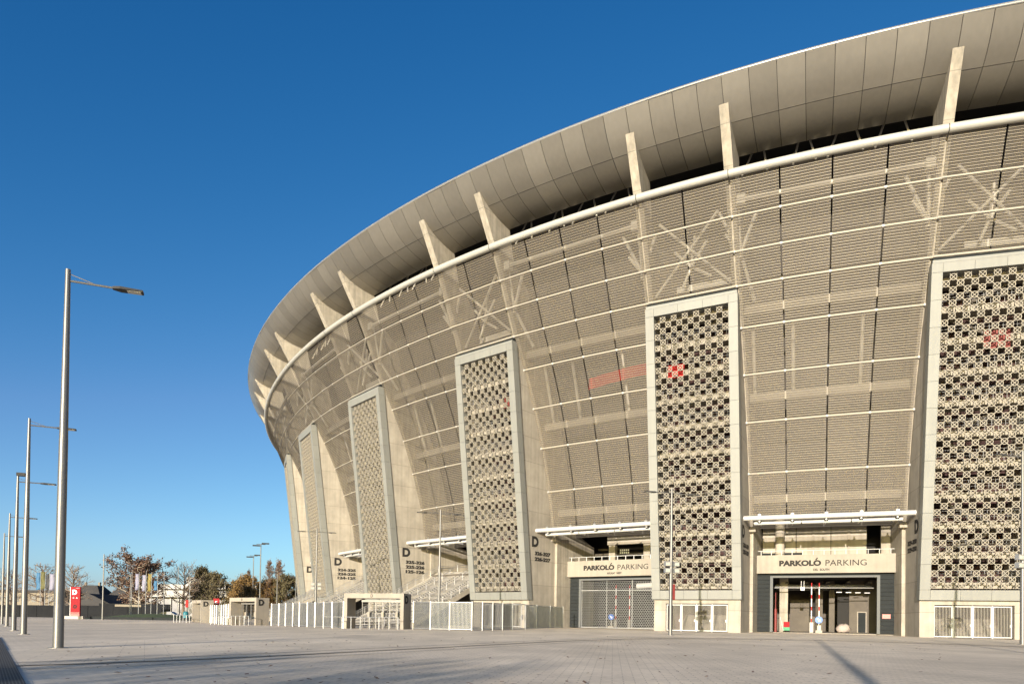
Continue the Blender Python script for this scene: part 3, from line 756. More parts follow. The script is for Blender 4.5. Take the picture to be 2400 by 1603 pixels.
# ------------------------------------------------------------------ bays at ground level
def bay_frame(i):
    a, b = TW[i].p(4.3, -7.0, 0), TW[i+1].p(-4.3, -7.0, 0)
    u = (b-a).normalized(); nin = Vector((-u.y, u.x, 0))
    if nin.dot(Vector((EX, EY, 0))-a) < 0: nin = -nin
    return a, b, u, nin, (b-a).length
Z = Vector((0, 0, 1))
def bx(m, org, u, nin, x0, x1, d0, d1, z0, z1):
    m.box(org+u*((x0+x1)/2)+nin*((d0+d1)/2)+Z*((z0+z1)/2), u, nin, Z, (x1-x0)/2, (d1-d0)/2, (z1-z0)/2)
def parking_bay(i, sub, closed):
    a, b, u, nin, L = bay_frame(i); out = -nin
    m = MB(); bx(m, a, u, nin, .02, L-.02, 0, .55, 6.42, 8.18); lt = m.build('lintel', M['base'], ST)
    # text sits on the front of the lintel
    xm = L*.505
    lettering('PARKOLO', .8, a+u*(L*.325)+Z*7.38, u, Z, M['letter'], lt, bold=.045, fit=L*.308, fith=.56)
    ac = a+u*(L*.325+L*.154-.40)+Z*7.77+out*.012; m = MB(); m.box(ac, (u*.62+Z*.78).normalized(), (u*.78-Z*.62).normalized(), out, .13, .055, .008); m.build('lettering_accent', M['letter'], lt)
    lettering('PARKING', .8, a+u*(L*.655)+Z*7.38, u, Z, M['letter'], lt, bold=.0, fit=L*.29, fith=.56)
    lettering(sub, .25, a+u*(L*.48)+Z*6.74, u, Z, M['letter'], lt, bold=.008, fit=L*(.115 if not closed else .14), fith=.22)
    m = MB(); m.tube(a+u*.1+nin*.25+Z*8.62, a+u*(L-.1)+nin*.25+Z*8.62, .035, n=6)
    for k in range(13): p = a+u*(.4+(L-.8)*k/12)+nin*.25; m.tube(p+Z*8.15, p+Z*8.62, .035, n=6)
    m.build('terrace_railing', M['white'], lt)
    # terrace behind the lintel
    m = MB(); bx(m, a, u, nin, .05, L-.05, .60, 9.5, 7.55, 7.9); m.build('terrace_slab', M['concrete'], ST)
    if not closed:
        for k in range(6):
            m = MB(); x0 = .4+(L-2.6)*k/6; bx(m, a, u, nin, x0+.03, x0+(L-2.6)/6-.03, 2.9, 3.1, 7.92, 12.4); m.build('terrace_wall_panel', M['concrete'], ST)
        for k in range(1, 6, 2):
            m = MB(); x0 = .4+(L-2.6)*k/6; bx(m, a, u, nin, x0-.09, x0+.09, 2.74, 2.88, 7.92, 12.4); m.build('wall_post', M['base'], ST)
        m = MB(); bx(m, a, u, nin, -3, L+3, 7.5, 7.6, 7.92, 12.5); m.build('recess_shade_wall', M['dark'], ST)  # black wall standing in for the shade deep in the recess
        m = MB(); m.tube(a+u*2.1+nin*1.7+Z*7.9, a+u*2.1+nin*1.7+Z*12.4, .44, n=18); shade_smooth(m.build('round_column', M['concrete'], ST), 50)
        m = MB(); bx(m, a, u, nin, L-1.05, L-.25, 2.0, 2.8, 7.9, 12.4); m.build('square_column', M['fin'], ST)
        m = MB(); bx(m, a, u, nin, .06, 4.2, 2.3, 2.5, 7.9, 8.6); m.build('bench_wall', M['anthracite'], ST)
    else:
        m = MB(); bx(m, a, u, nin, -3, L+3, 9.3, 9.5, 7.9, 12.5); m.build('recess_shade_wall', M['dark'], ST)  # shade behind the terrace painted as a black wall
        m = MB(); bx(m, a, u, nin, 3.9, L-.05, 2.2, 2.8, 10.1, 12.4); m.build('terrace_beam', M['concrete'], ST)
        for x0 in (4.0, 8.2):
            m = MB(); bx(m, a, u, nin, x0, x0+.75, 2.4, 3.0, 7.9, 10.1); m.build('square_column', M['fin'], ST)
        for k, zz in enumerate((9.3, 10.0)):
            m = MB(); bx(m, a, u, nin, .3, L-.3, 6+k, 6.25+k, zz, zz+.22); m.build('service_duct', M['garage'], ST)
        m = MB(); bx(m, a, u, nin, 3.6, 4.3, 3.2, 3.3, 9.05, 9.75); m.build('speaker', M['anthracite'], ST)
        m = MB()
        for r in range(2):
            for c in range(5): bx(m, a, u, nin, 4.95+c*.24, 5.11+c*.24, 3.3, 3.33, 9.15+r*.3, 9.36+r*.3)
        m.build('lettered_plate', M['letterw'], ST)
    # back ceiling above terrace
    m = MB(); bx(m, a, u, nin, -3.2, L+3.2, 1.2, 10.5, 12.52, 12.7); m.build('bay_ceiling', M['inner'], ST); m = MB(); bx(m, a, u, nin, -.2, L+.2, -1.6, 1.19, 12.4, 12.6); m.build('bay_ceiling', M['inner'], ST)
    # garage below
    zf = gz(a.x, a.y)+.06
    D0 = .62
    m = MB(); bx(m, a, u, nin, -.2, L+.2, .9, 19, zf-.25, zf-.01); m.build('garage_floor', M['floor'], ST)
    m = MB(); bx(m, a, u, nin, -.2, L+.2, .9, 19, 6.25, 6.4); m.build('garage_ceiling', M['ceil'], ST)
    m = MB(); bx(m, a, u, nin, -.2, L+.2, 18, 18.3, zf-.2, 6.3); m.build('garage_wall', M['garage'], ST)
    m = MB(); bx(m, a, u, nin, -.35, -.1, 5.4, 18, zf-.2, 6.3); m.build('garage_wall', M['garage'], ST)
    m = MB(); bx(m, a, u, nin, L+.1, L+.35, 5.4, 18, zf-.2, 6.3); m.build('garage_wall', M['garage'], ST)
    # anthracite jambs, steel frame
    w = 1.25
    for (x0, x1) in ((.05, w), (L-w, L-.05)):
        m = MB()
        for q in range(14): z0 = zf+(6.2-zf)*q/14; bx(m, a, u, nin, x0, x1, D0+.004*(q % 2), D0+.2, z0+.012, z0+(6.2-zf)/14-.012)
        m.build('sliding_door_panel', M['anthracite'], ST)
    m = MB(); bx(m, a, u, nin, w, w+.26, D0-.1, D0+.25, zf, 6.2); bx(m, a, u, nin, L-w-.26, L-w, D0-.1, D0+.25, zf, 6.2); bx(m, a, u, nin, w+.26, L-w-.26, D0-.1, D0+.25, 6.02, 6.2)
    m.build('gate_frame', M['frame'], ST)
    m = MB(); bx(m, a, u, nin, .03, L-.03, D0+.02, D0+.3, 6.2, 6.41); m.build('gate_header', M['anthracite'], ST)
    if closed:
        m = MB(); bx(m, a, u, nin, -.2, L+.2, 8.0, 8.2, zf-.2, 6.3); m.build('garage_wall', M['dark'], ST)  # added near wall in black, so the space behind the grille reads unlit
    if not closed:
        # inside the open garage
        for k, (x0, wd, d0, d1, z1, mt, nm) in enumerate(((2.05, .8, 4.2, 5.0, 6.2, 'fin', 'garage_column'), (5.6, .7, 10, 10.7, 6.2, 'garage', 'garage_column'), (6.9, .55, 9.6, 10.1, 6.2, 'garage', 'garage_column'))):
            m = MB(); bx(m, a, u, nin, x0, x0+wd, d0, d1, zf, z1); m.build(nm, M[mt], ST)
        m = MB(); bx(m, a, u, nin, 3.0, 6.0, 12, 12.3, zf, 4.2); m.build('garage_partition', M['garage'], ST)
        m = MB(); bx(m, a, u, nin, 5.0, 6.2, 11.8, 11.95, 2.4, 5.0); m.build('opening_shade_panel', M['dark'], ST)  # black panels paint the shade of doorways, here and below
        m = MB(); bx(m, a, u, nin, 7.7, 8.8, 9.0, 9.2, zf, 5.0); m.build('opening_shade_panel', M['dark'], ST)
        m = MB(); bx(m, a, u, nin, 8.8, L+.1, 8.6, 8.9, zf, 6.2); m.build('garage_wall', M['garage'], ST)
        dfr = MB(); bx(dfr, a, u, nin, 9.55, 10.45, 8.52, 8.58, zf, zf+2.2); d_ = dfr.build('service_door', M['base'], ST)
        m = MB(); bx(m, a, u, nin, 9.65, 10.35, 8.47, 8.50, zf+.02, zf+2.1); m.build('door_panel', M['anthracite'], d_)
        for k in range(7):                                # ducts and pipes under the ceiling
            m = MB(); zz = 5.1+.16*(k % 4)+.05*k; dd = 2.2+2.1*k
            p, q = a+u*1.6+nin*dd+Z*zz, a+u*(L-1.6)+nin*(dd+.6)+Z*zz
            m.tube(p, q, .05+.03*(k % 3), n=8); m.build('ceiling_pipe', M['galv'], ST)
        for k in range(5):
            m = MB(); bx(m, a, u, nin, 2.6+1.9*k, 2.9+1.9*k, 3.5, 14, 5.62, 5.78); m.build('cable_tray', M['ceil'], ST)
        for k in range(4):
            m = MB(); bx(m, a, u, nin, 7.4+.9*k, 7.9+.9*k, 5.0+.6*k, 5.15+.6*k, 4.75, 4.82); m.build('strip_lamp', M['white'], ST)
        m = MB(); bx(m, a, u, nin, 4.05, 4.4, 2.0, 2.05, 4.85, 5.15); m.tube(a+u*4.1+nin*2.02+Z*5.1, a+u*4.1+nin*2.02+Z*5.8, .02, n=5); m.tube(a+u*4.35+nin*2.02+Z*5.1, a+u*4.35+nin*2.02+Z*5.8, .02, n=5); m.build('hanging_sign', M['letterw'], ST)
    else:
        # roller grille of interlocking links
        g0, g1 = w+.26, L-w-.26; dd = D0+.05
        m = MB(); pz, px = .19, .27; rows = int((6.0-zf)/pz)
        for r in range(rows+1): bx(m, a, u, nin, g0, g1, dd, dd+.02, zf+r*pz-.011, zf+r*pz+.011)
        for r in range(rows):
            o_ = 0 if r % 2 else px/2
            for c in range(int((g1-g0)/px)): x = g0+o_+c*px+.02; bx(m, a, u, nin, x, x+.026, dd+.003, dd+.017, zf+r*pz+.017, zf+(r+1)*pz-.017)
        stuff(m.build('roller_grille', M['galv'], ST))
        m = MB()
        for x in (g0+.05, g0+(g1-g0)*.34, g0+(g1-g0)*.67): bx(m, a, u, nin, x, x+.06, dd-.05, dd-.01, zf, 6.0)
        bx(m, a, u, nin, g0, g1, dd-.06, dd-.055, 4.85, 4.95); bx(m, a, u, nin, g0, g1, dd-.05, dd-.01, zf, zf+.1)
        m.build('grille_posts', M['galv'], ST)
        m = MB(); m.tube(a+u*(L*.62)+nin*2.2+Z*5.4, a+u*(L-1.6)+nin*2.2+Z*5.55, .30, n=12); m.build('ventilation_duct', M['white'], ST)
    return a, b, u, nin, L, zf
PB4 = parking_bay(4, 'DEL  SOUTH', False)
PB3 = parking_bay(3, 'NYUGAT  WEST', True)

# things standing in the garages
def barrier(org, u, nin, x, d, zf, label, tilt=0):
    p = org+u*x+nin*d; base = Vector((p.x, p.y, zf))
    t = thing('parking_barrier', base, label, 'barrier', 'raised parking barriers')
    m = MB(); m.box(base+Z*.5, u, nin, Z, .17, .17, .5); m.build('cabinet', M['steel'], t)
    H = 3.9
    for k in range(10):
        m = MB(); m.box(base+Z*(1.0+H*(k+.5)/10)-nin*.05, u, nin, Z, .04, .03, H/20); m.build('arm_segment', M['white'] if k % 3 else M['red'], t)
    return t
def arrow_sign(org, u, nin, x, d, zf, label):
    p = org+u*x+nin*d; base = Vector((p.x, p.y, zf)); out = -nin
    t = thing('arrow_sign', base, label, 'sign')
    m = MB(); m.tube(base, base+Z*1.2, .035, n=8); m.build('post', M['galv'], t)
    m = MB(); m.box(base+Z*.12, u, nin, Z, .3, .25, .12); m.build('foot', M['concrete'], t)
    m = MB(); m.disc(base+Z*1.25+out*.06, u, Z, out, .34, .012, 24); m.build('disc', M['blue'], t)
    m = MB(); dirv = (u*.7-Z*.7).normalized(); pr = (u*.7+Z*.7).normalized(); c = base+Z*1.25+out*.08
    m.box(c-dirv*.05, dirv, pr, out, .16, .04, .006)
    tip = c+dirv*.24; m.hexa([tip, tip, c+dirv*.05+pr*.13, c+dirv*.05-pr*.13], [v+out*.006 for v in (tip, tip, c+dirv*.05+pr*.13, c+dirv*.05-pr*.13)])
    m.build('arrow', M['letterw'], t)
a, b, u, nin, L, zf = PB4
barrier(a, u, nin, 5.05, 2.4, zf, 'red and white barrier arm standing upright in the open garage, the left one')
barrier(a, u, nin, 5.75, 2.6, zf, 'red and white barrier arm standing upright in the open garage, the right one')
arrow_sign(a, u, nin, 5.7, 1.3, zf, 'round blue arrow sign on a concrete foot in the open garage')
base = a+u*2.75+nin*3.2; base.z = zf
t = thing('hand_truck', base, 'small cart with red and green crates by the garage column', 'cart')
m = MB(); m.box(base+Z*.75, u, nin, Z, .28, .22, .28); m.build('red_crate', M['redsign'], t)
m = MB(); m.box(base+Z*.32, u, nin, Z, .30, .24, .16); m.build('green_crate', M['green'], t)
for sx in (-1, 1):
    m = MB(); m.disc(base+u*(sx*.24)+Z*.12, nin, Z, u, .12, .03, 12); m.build('wheel', M['rubber'], t)
m = MB(); m.tube(base-u*.3+Z*.1, base-u*.62+nin*.1+Z*1.5, .02, n=6); m.tube(base-u*.3+nin*.2+Z*.1, base-u*.62+nin*.3+Z*1.5, .02, n=6); m.build('handle', M['galv'], t)
base = a+u*8.0+nin*4.0; base.z = zf
m = MB(); m.sphere((base.x, base.y, base.z+.40), .72, .6, .5, 14, 8)
rb = random.Random(3)
m.v = [(x+rb.uniform(-.07, .07), y+rb.uniform(-.07, .07), max(base.z+.02, z+rb.uniform(-.09, .09))) for x, y, z in m.v]
bag = m.build('builders_bag', M['bag'], None, True); tag(bag, 'slumped pale woven bag on the garage floor', 'bag')
m = MB(); q0 = a+u*1.75+nin*1.5; m.tube(Vector((q0.x, q0.y, zf)), Vector((q0.x, q0.y, 3.0)), .12, n=10); m.tube(Vector((q0.x, q0.y, 3.0)), Vector((q0.x, q0.y, 4.6)), .04, n=8)
tag(m.build('red_standpipe', M['redbox']), 'red fire standpipe just inside the left jamb of the open garage', 'pipe')
q0 = a+u*(L-.72)+Vector((0, 0, 2.35))-nin*-.55
m = MB(); m.box(q0, u, nin, Z, .34, .02, .2); tag(m.build('warning_plate', M['amber']), 'small red warning plate on the right garage door panel', 'sign')
a, b, u, nin, L, zf = PB3
barrier(a, u, nin, 4.6, 3.2, zf, 'red and white barrier arm behind the roller grille, beside the blue arrow')
barrier(a, u, nin, 6.1, 3.6, zf, 'red and white barrier arm behind the roller grille, right of the other')
arrow_sign(a, u, nin, 4.55, 2.1, zf, 'round blue arrow sign behind the roller grille')
# stair bays with recess shade painted on a black wall: entrances above the outdoor stairs
def stair_bay(i):
    a, b, u, nin, L = bay_frame(i)
    m = MB(); bx(m, a, u, nin, .05, L-.05, 1.2, 9.0, 7.2, 7.5); m.build('concourse_slab', M['concrete'], ST)
    m = MB(); bx(m, a, u, nin, -3, L+3, 6.0, 6.2, 7.3, 12.5); m.build('recess_shade_wall', M['dark'], ST)
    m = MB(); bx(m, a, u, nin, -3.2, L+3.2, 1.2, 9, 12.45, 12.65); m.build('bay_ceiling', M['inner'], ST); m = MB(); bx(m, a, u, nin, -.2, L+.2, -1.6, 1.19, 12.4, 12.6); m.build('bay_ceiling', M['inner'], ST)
    m = MB(); bx(m, a, u, nin, 1.0, L-1.0, 5.2, 5.3, 8.6, 9.5); m.build('red_fascia', M['darkred'], ST)
    m = MB(); bx(m, a, u, nin, .05, L-.05, 1.2, 1.5, -.2, 7.2); m.build('retaining_wall', M['garage'], ST)
for i in (-1, 0, 1, 2, 5): stair_bay(i)
# ------------------------------------------------------------------ outdoor staircases up to the concourse
def staircase(i, label):
    a, b, u, nin, L = bay_frame(i)
    base = a+u*(L/2)-nin*15; base.z = gz(base.x, base.y)
    t = thing('outdoor_staircase', base, label, 'staircase', 'outdoor stairs between the towers')
    n = 42; d0, d1 = -15.0, -1.2; z0, z1 = base.z, 7.45
    x0, x1 = .35, L-.35
    for k in range(n):
        m = MB(); dk = d0+(d1-d0)*k/n; zk = z0+(z1-z0)*(k+1)/n
        bx(m, a, u, nin, x0+.15, x1-.15, dk, dk+(d1-d0)/n-.02, zk-.055, zk); m.build('step', M['steps'], t)
    m = MB(); bx(m, a, u, nin, x0, x1, d1, 1.18, z1-.3, z1); m.build('top_landing', M['steps'], t)
    sl = (u*0+nin*(d1-d0)+Z*(z1-z0)).normalized(); upn = u.cross(sl)
    if upn.z < 0: upn = -upn
    Ls = math.hypot(d1-d0, z1-z0)
    m = MB(); m.hexa([a+u*(x0+.2)+nin*(d0+.1)+Z*(z0-.12), a+u*(x1-.2)+nin*(d0+.1)+Z*(z0-.12), a+u*(x1-.2)+nin*d1+Z*(z1-.40), a+u*(x0+.2)+nin*d1+Z*(z1-.40)], [a+u*(x0+.2)+nin*(d0+.1)+Z*(z0-.24), a+u*(x1-.2)+nin*(d0+.1)+Z*(z0-.24), a+u*(x1-.2)+nin*d1+Z*(z1-.52), a+u*(x0+.2)+nin*d1+Z*(z1-.52)]); m.build('stair_shade_sheet', M['dark'], t)  # black sheet under the treads, painted shade for the open risers
    for xx in (x0, x1):
        m = MB(); c = a+u*xx+nin*((d0+d1)/2)+Z*((z0+z1)/2-.22); m.box(c, sl, u, upn, Ls/2, .10, .28); m.build('stringer', M['concrete'], t)
    for xx in (x0+.02, x0+(x1-x0)/3, x0+2*(x1-x0)/3, x1-.02):
        m = MB()
        for hh in (.95, .70):
            m.tube(a+u*xx+nin*d0+Z*(z0+hh), a+u*xx+nin*d1+Z*(z1+hh), .03, n=6); m.tube(a+u*xx+nin*d1+Z*(z1+hh), a+u*xx+nin*1.0+Z*(z1+hh), .03, n=6)
        for k in range(12):
            f = k/11; p = a+u*xx+nin*(d0+(d1-d0)*f)+Z*(z0+(z1-z0)*f); m.tube(p, p+Z*.95, .028, n=6)
        m.build('handrail', M['galv'], t)
        if xx in (x0+.02, x1-.02):
            m = MB()
            for k in range(60):
                f = (k+.5)/60; p = a+u*xx+nin*(d0+(d1-d0)*f)+Z*(z0+(z1-z0)*f); m.tube(p+Z*.1, p+Z*.93, .012, n=4, caps=False)
            m.build('baluster_row', M['steel'], t)
    m = MB(); bx(m, a, u, nin, x0+.6, x1-.6, d1-1.5, d1+1.0, z0-.2, z1-.35); m.build('support_wall', M['garage'], t)
staircase(2, 'outdoor staircase rising behind the fence beside the wide latticed tower')
staircase(1, 'outdoor staircase behind the middle turnstile gate and glazed fence')
staircase(0, 'farthest outdoor staircase at the left end of the stadium')

# ------------------------------------------------------------------ lamp posts
ARM = Vector((.94, .33, 0)).normalized()
def lamp(x, y, H, label, arms=(1,), r0=.135, r1=.065, floods=None, topflood=False, armd=ARM, redbox=False, arml=1.35, group='tall plaza lamp posts'):
    g0 = gp(x, y)
    t = thing('lamp_post', g0, label, 'lamp post', group)
    m = MB(); m.tube(g0-Z*.1, g0+Z*(H*.55), r0, r0*.82, n=16); m.tube(g0+Z*(H*.55), g0+Z*H, r0*.80, r1, n=16); shade_smooth(m.build('pole', M['pole'], t), 50)
    m = MB(); m.tube(g0, g0+Z*.03, r0*1.9, n=16); m.build('base_plate', M['steel'], t)
    side = Vector((-armd.y, armd.x, 0))
    for s in arms:
        d = armd*s; p0 = g0+Z*(H-.35); p1 = p0+d*arml-Z*.02
        m = MB(); m.tube(p0, p1, .035, n=8); m.tube(g0+Z*(H-.12), p0+d*(arml*.55)+Z*.01, .013, n=6); m.build('arm', M['pole'], t)
        m = MB(); c = p1+d*.36
        sec = lambda q, w, h0, h1: [q+side*w-Z*h0, q-side*w-Z*h0, q-side*w*.8+Z*h1, q+side*w*.8+Z*h1]
        m.hexa(sec(p1-d*.1, .06, .04, .04), sec(p1+d*.12, .15, .05, .045)); m.hexa(sec(p1+d*.121, .15, .05, .045), sec(p1+d*.78, .145, .045, .02))
        hd = m.build('luminaire', M['head'], t)
        m = MB(); m.box(p1+d*.52-Z*.055, d, side, Z, .2, .11, .006); m.build('lens', M['lampglass'], hd)
    if topflood:
        m = MB(); c = g0+Z*(H+.12)+armd*.18; m.box(c, armd, side, Z, .24, .16, .10); m.build('floodlight', M['head'], t)
        m = MB(); m.tube(g0+Z*(H-.05), g0+Z*(H+.05), .05, n=8); m.build('flood_bracket', M['galv'], t)
    if floods:
        zf_ = floods
        for r in (0, 1):
            for s in (-1, 1):
                c = g0+Z*(zf_+.46*r)+armd*(s*.36)-side*.08
                m = MB(); m.box(c, armd, side, Z, .2, .13, .15); fl = m.build('floodlight', M['galv'], t)
                m = MB(); m.box(c-side*.14, armd, side, Z, .16, .008, .11); m.build('lens', M['lampglass'], fl)
            m = MB(); m.tube(g0+Z*(zf_+.46*r+.18)-armd*.55, g0+Z*(zf_+.46*r+.18)+armd*.55, .03, n=6); m.build('flood_bracket', M['galv'], t)
    if redbox:
        m = MB(); m.box(g0+Z*3.05+armd*.20, armd, side, Z, .09, .09, .55); m.build('equipment_box', M['redbox'], t)
        for zz in (2.6, 3.4):
            m = MB(); m.tube(g0+Z*zz-armd*.16, g0+Z*zz+armd*.16, .018, n=5); m.build('clamp', M['galv'], t)
    return t
lamp(-14.07, 22.34, 11.85, 'tallest lamp post, nearest of the row at the left edge', r0=.155, r1=.075)
lamp(-25.21, 37.17, 11.2, 'lamp post second from the front in the row at left', r0=.15)
lamp(-31.86, 46.04, 9.9, 'lamp post in the left row with a dark floodlight on top', r0=.15, topflood=True)
lamp(-45.49, 64.82, 10.2, 'lamp post fourth from the front in the row at left', r0=.15)
lamp(-60.97, 86.04, 10.9, 'farthest lamp post of the row at the left edge', r0=.15)
lamp(-59.74, 104.97, 9.6, 'lone slim lamp post by the lawn kerb right of the red totem', r0=.12)
A2 = Vector((.95, .3, 0)).normalized()
lamp(11.2, 50.76, 10.4, 'slim lamp post with four floodlights and a red box before the lattice tower', arms=(1, -1), floods=4.55, redbox=True, armd=A2, r0=.14, group='lamp posts with floodlights by the facade')
lamp(29.45, 41.47, 11.2, 'lamp post with floodlights cut by the right picture edge', arms=(1, -1), floods=4.55, armd=A2, r0=.14, group='lamp posts with floodlights by the facade')
lamp(-6.6, 65.0, 10.8, 'slim lamp post before the outdoor stairs left of the wide lattice tower', arms=(1, -1), armd=A2, r0=.12, group='lamp posts with floodlights by the facade')
lamp(-22.4, 82.0, 11.0, 'slim double armed lamp post before the narrow far lattice tower', arms=(1, -1), armd=A2, floods=4.2, r0=.12, group='lamp posts with floodlights by the facade')
# lamp posts behind the viewer, whose shadows cross the paving
lamp(-3.1, -11.4, 11.0, 'lamp post behind the viewer whose shadow crosses the paving at right', r0=.17, armd=Vector((-.94, .33, 0)))
lamp(7.2, -5.0, 11.0, 'lamp post behind the viewer to the right', r0=.15)
lamp(-33.0, -25.0, 11.5, 'lamp post far behind the viewer at left', r0=.16)
def mast(x, y, H, label):
    g0 = gp(x, y); t = thing('light_mast', g0, label, 'light mast', 'distant light masts')
    m = MB(); m.tube(g0, g0+Z*H, .16, .09, n=10); m.build('pole', M['pole'], t)
    for s in (-1, 1):
        m = MB(); m.box(g0+Z*(H+.1-(.5 if s < 0 else 0))+ARM*(s*.9), ARM, Vector((-ARM.y, ARM.x, 0)), Z, .75, .3, .12); m.build('floodlight', M['head'], t)
    m = MB(); m.tube(g0+Z*(H-.1)-ARM*.9, g0+Z*(H-.1)+ARM*.9, .06, n=6); m.build('crossarm', M['pole'], t)
mast(-53.0, 151.0, 16.0, 'tallest distant light mast beside the autumn trees')
mast(-63.5, 176.0, 15.6, 'distant light mast left of the tallest one')
mast(-53.0, 162.0, 11.0, 'shorter distant light mast right of the tallest one')
mast(-54.5, 181.0, 11.0, 'short distant light mast just left of the stadium')

# ------------------------------------------------------------------ turnstile gates
def gate(fl, fr, label, depth=1.6, H=3.03, nt=3):
    f0, f1 = gp(*fl), gp(*fr); zb = min(f0.z, f1.z); f0.z = f1.z = zb
    u = (f1-f0).normalized(); L = (f1-f0).length; nin = Vector((-u.y, u.x, 0))
    t = thing('turnstile_gate', (f0+f1)/2, label, 'gate', 'concrete turnstile gates')
    for (x0, x1) in ((0, .30), (L-.30, L)):
        m = MB(); bx(m, f0, u, nin, x0, x1, 0, depth, -.1, H); m.build('pillar', M['base'], t)
    m = MB(); bx(m, f0, u, nin, .301, L-.301, 0, depth, H-.42, H); m.build('beam', M['base'], t)
    lettering('D', .3, f0+u*(L*.47)+Z*(H-.21), u, Z, M['letter'], t, bold=0, fith=.26, fit=.20)
    lettering('D', 1, f0+u*L+nin*(.62)+Z*(H-.52), nin, Z, M['letter'], t, bold=.05, fit=.66, fith=.68)
    w = (L-1.6)/nt
    for k in range(nt):
        xa = 1.35+w*k; m = MB()
        for xx in (xa, xa+w*.45, xa+w*.52, xa+w-.06): bx(m, f0, u, nin, xx, xx+.045, .7, .745, 0, 2.3)
        bx(m, f0, u, nin, xa, xa+w, .6, 1.3, 2.3, 2.48)
        ts = m.build('turnstile', M['steel'], t)
        m = MB(); cx_ = xa+w*.74
        m.tube(f0+u*cx_+nin*1.0, f0+u*cx_+nin*1.0+Z*2.3, .05, n=8)
        for q in range(13):
            for ang in (0, 2.09, 4.19):
                zq = .2+q*.16; d_ = u*math.cos(ang+.5)+nin*math.sin(ang+.5); p = f0+u*cx_+nin*1.0+Z*zq
                m.tube(p, p+d_*.5, .018, n=5)
        m.build('rotor', M['steel'], ts)
        m = MB()
        for q in range(13): m.tube(f0+u*(xa+.05)+nin*.72+Z*(.2+q*.16), f0+u*(xa+w*.42)+nin*.72+Z*(.2+q*.16), .016, n=5)
        m.build('fixed_bars', M['steel'], ts)
        m = MB(); bx(m, f0, u, nin, xa+w*.44, xa+w*.60, .55, .68, .95, 1.45); m.build('card_reader', M['base'], ts)
        m = MB(); bx(m, f0, u, nin, xa+w*.61, xa+w*.70, .62, .68, .95, 1.4); m.build('display', M['anthracite'], ts)
    return t
gate((-14.34, 61.34), (-9.04, 59.97), 'nearest concrete turnstile gate with a big D on its side')
gate((-31.6, 80.4), (-27.5, 77.3), 'middle concrete turnstile gate with a big D', nt=2)
gate((-44.2, 99.3), (-41.25, 95.4), 'farthest and smallest concrete turnstile gate by the trees', nt=1)

# ------------------------------------------------------------------ fences
def fence(pts, label, H=2.35, door=None):
    P_ = [gp(*p) for p in pts]
    t = thing('fence', P_[0], label, 'fence')
    for k, p in enumerate(P_):
        m = MB(); m.box(p+Z*(H/2), (1, 0, 0), (0, 1, 0), Z, .042, .042, H/2); m.build('post', M['galv'], t)
    for k in range(len(P_)-1):
        a, b = P_[k], P_[k+1]; u = (b-a); L = u.length; u.normalize(); nn = Vector((-u.y, u.x, 0)).normalized(); w = u.cross(nn)*-1
        if w.z < 0: w = -w
        if door == k:
            m = MB(); c = (a+b)/2
            for (s0, s1, z0, z1) in ((.06, .14, .08, H), (L-.14, L-.06, .08, H), (.14, L-.14, .08, .16), (.14, L-.14, H-.08, H), (L*.66, L*.66+.05, .16, H-.08)):
                m.box(a+u*((s0+s1)/2)+Z*((z0+z1)/2), u, nn, Z, (s1-s0)/2, .03, (z1-z0)/2)
            dr = m.build('gate_leaf', M['white'], t)
            m = MB(); m.box(a+u*(L*.74)+Z*1.15, u, nn, Z, .11, .05, .22); m.build('lock', M['white'], dr)
            m = MB()
            for q in range(14): m.box(a+u*(.14+(L-.28)*q/13)+Z*(H/2+.05), u, nn, Z, .008, .008, H/2-.14)
            m.build('gate_bars', M['white'], dr); continue
        m = MB(); m.box((a+b)/2+Z*(.1), u, nn, w, L/2-.06, .02, .03); fr = m.build('bottom_rail', M['galv'], t)
        m = MB(); m.box((a+b)/2+Z*(H-.08), u, nn, w, L/2-.06, .02, .03); m.build('top_rail', M['galv'], t)
        m = MB(); nb = max(4, int(L/.11))
        for q in range(1, nb): p = a+(b-a)*(q/nb); m.box(p+Z*(H/2), u, nn, Z, .011, .011, H/2-.1)
        m.build('fence_bars', M['galv'], fr)
        m = MB(); m.box((a+b)/2+nn*.04+Z*(H/2), u, nn, w, L/2-.07, .004, H/2-.12); m.build('infill_sheet', M['glassfence'], fr)
    return t
fence([(-8.3, 60.6), (-6.68, 58.9), (-5.04, 58.2), (-3.2, 57.6), (-2.4, 58.6), (-1.6, 59.9), (-.8, 61.4), (.05, 63.5), (1.25, 66.3), (2.4, 69.6), (3.9, 73.5), (5.5, 77.6)], 'barred metal fence from the nearest gate to the roller grille bay', door=7)
fence([(-25.6, 76.6), (-24.3, 75.0), (-23.1, 73.4), (-21.9, 71.9), (-20.8, 70.4), (-19.6, 68.9), (-18.4, 67.2), (-17.2, 65.7), (-16.0, 64.0), (-14.5, 61.9)], 'barred metal fence between the nearest and the middle gate')
fence([(-40.2, 95.9), (-39.2, 94.1), (-38.2, 92.4), (-37.2, 90.6), (-36.1, 88.7), (-35.1, 86.9), (-34.0, 84.9), (-32.9, 82.8), (-31.8, 80.7)], 'barred metal fence between the middle and the farthest gate')
def handrail(p, q, label):
    a, b = gp(*p), gp(*q); t = thing('queue_rail', (a+b)/2, label, 'railing', 'steel queue rails before the gates')
    m = MB(); m.tube(a+Z*1.0, b+Z*1.0, .03, n=8); m.build('top_rail', M['galv'], t)
    L = (b-a).length; n = max(3, int(L/.75))
    for k in range(n+1):
        c = a.lerp(b, k/n); m = MB(); m.tube(c, c+Z*1.0, .028 if k % 2 else .04, n=7); m.build('post', M['galv'] if k % 3 else M['white'], t)
handrail((-15.6, 59.6), (-9.2, 58.2), 'steel queue rail before the nearest turnstile gate')
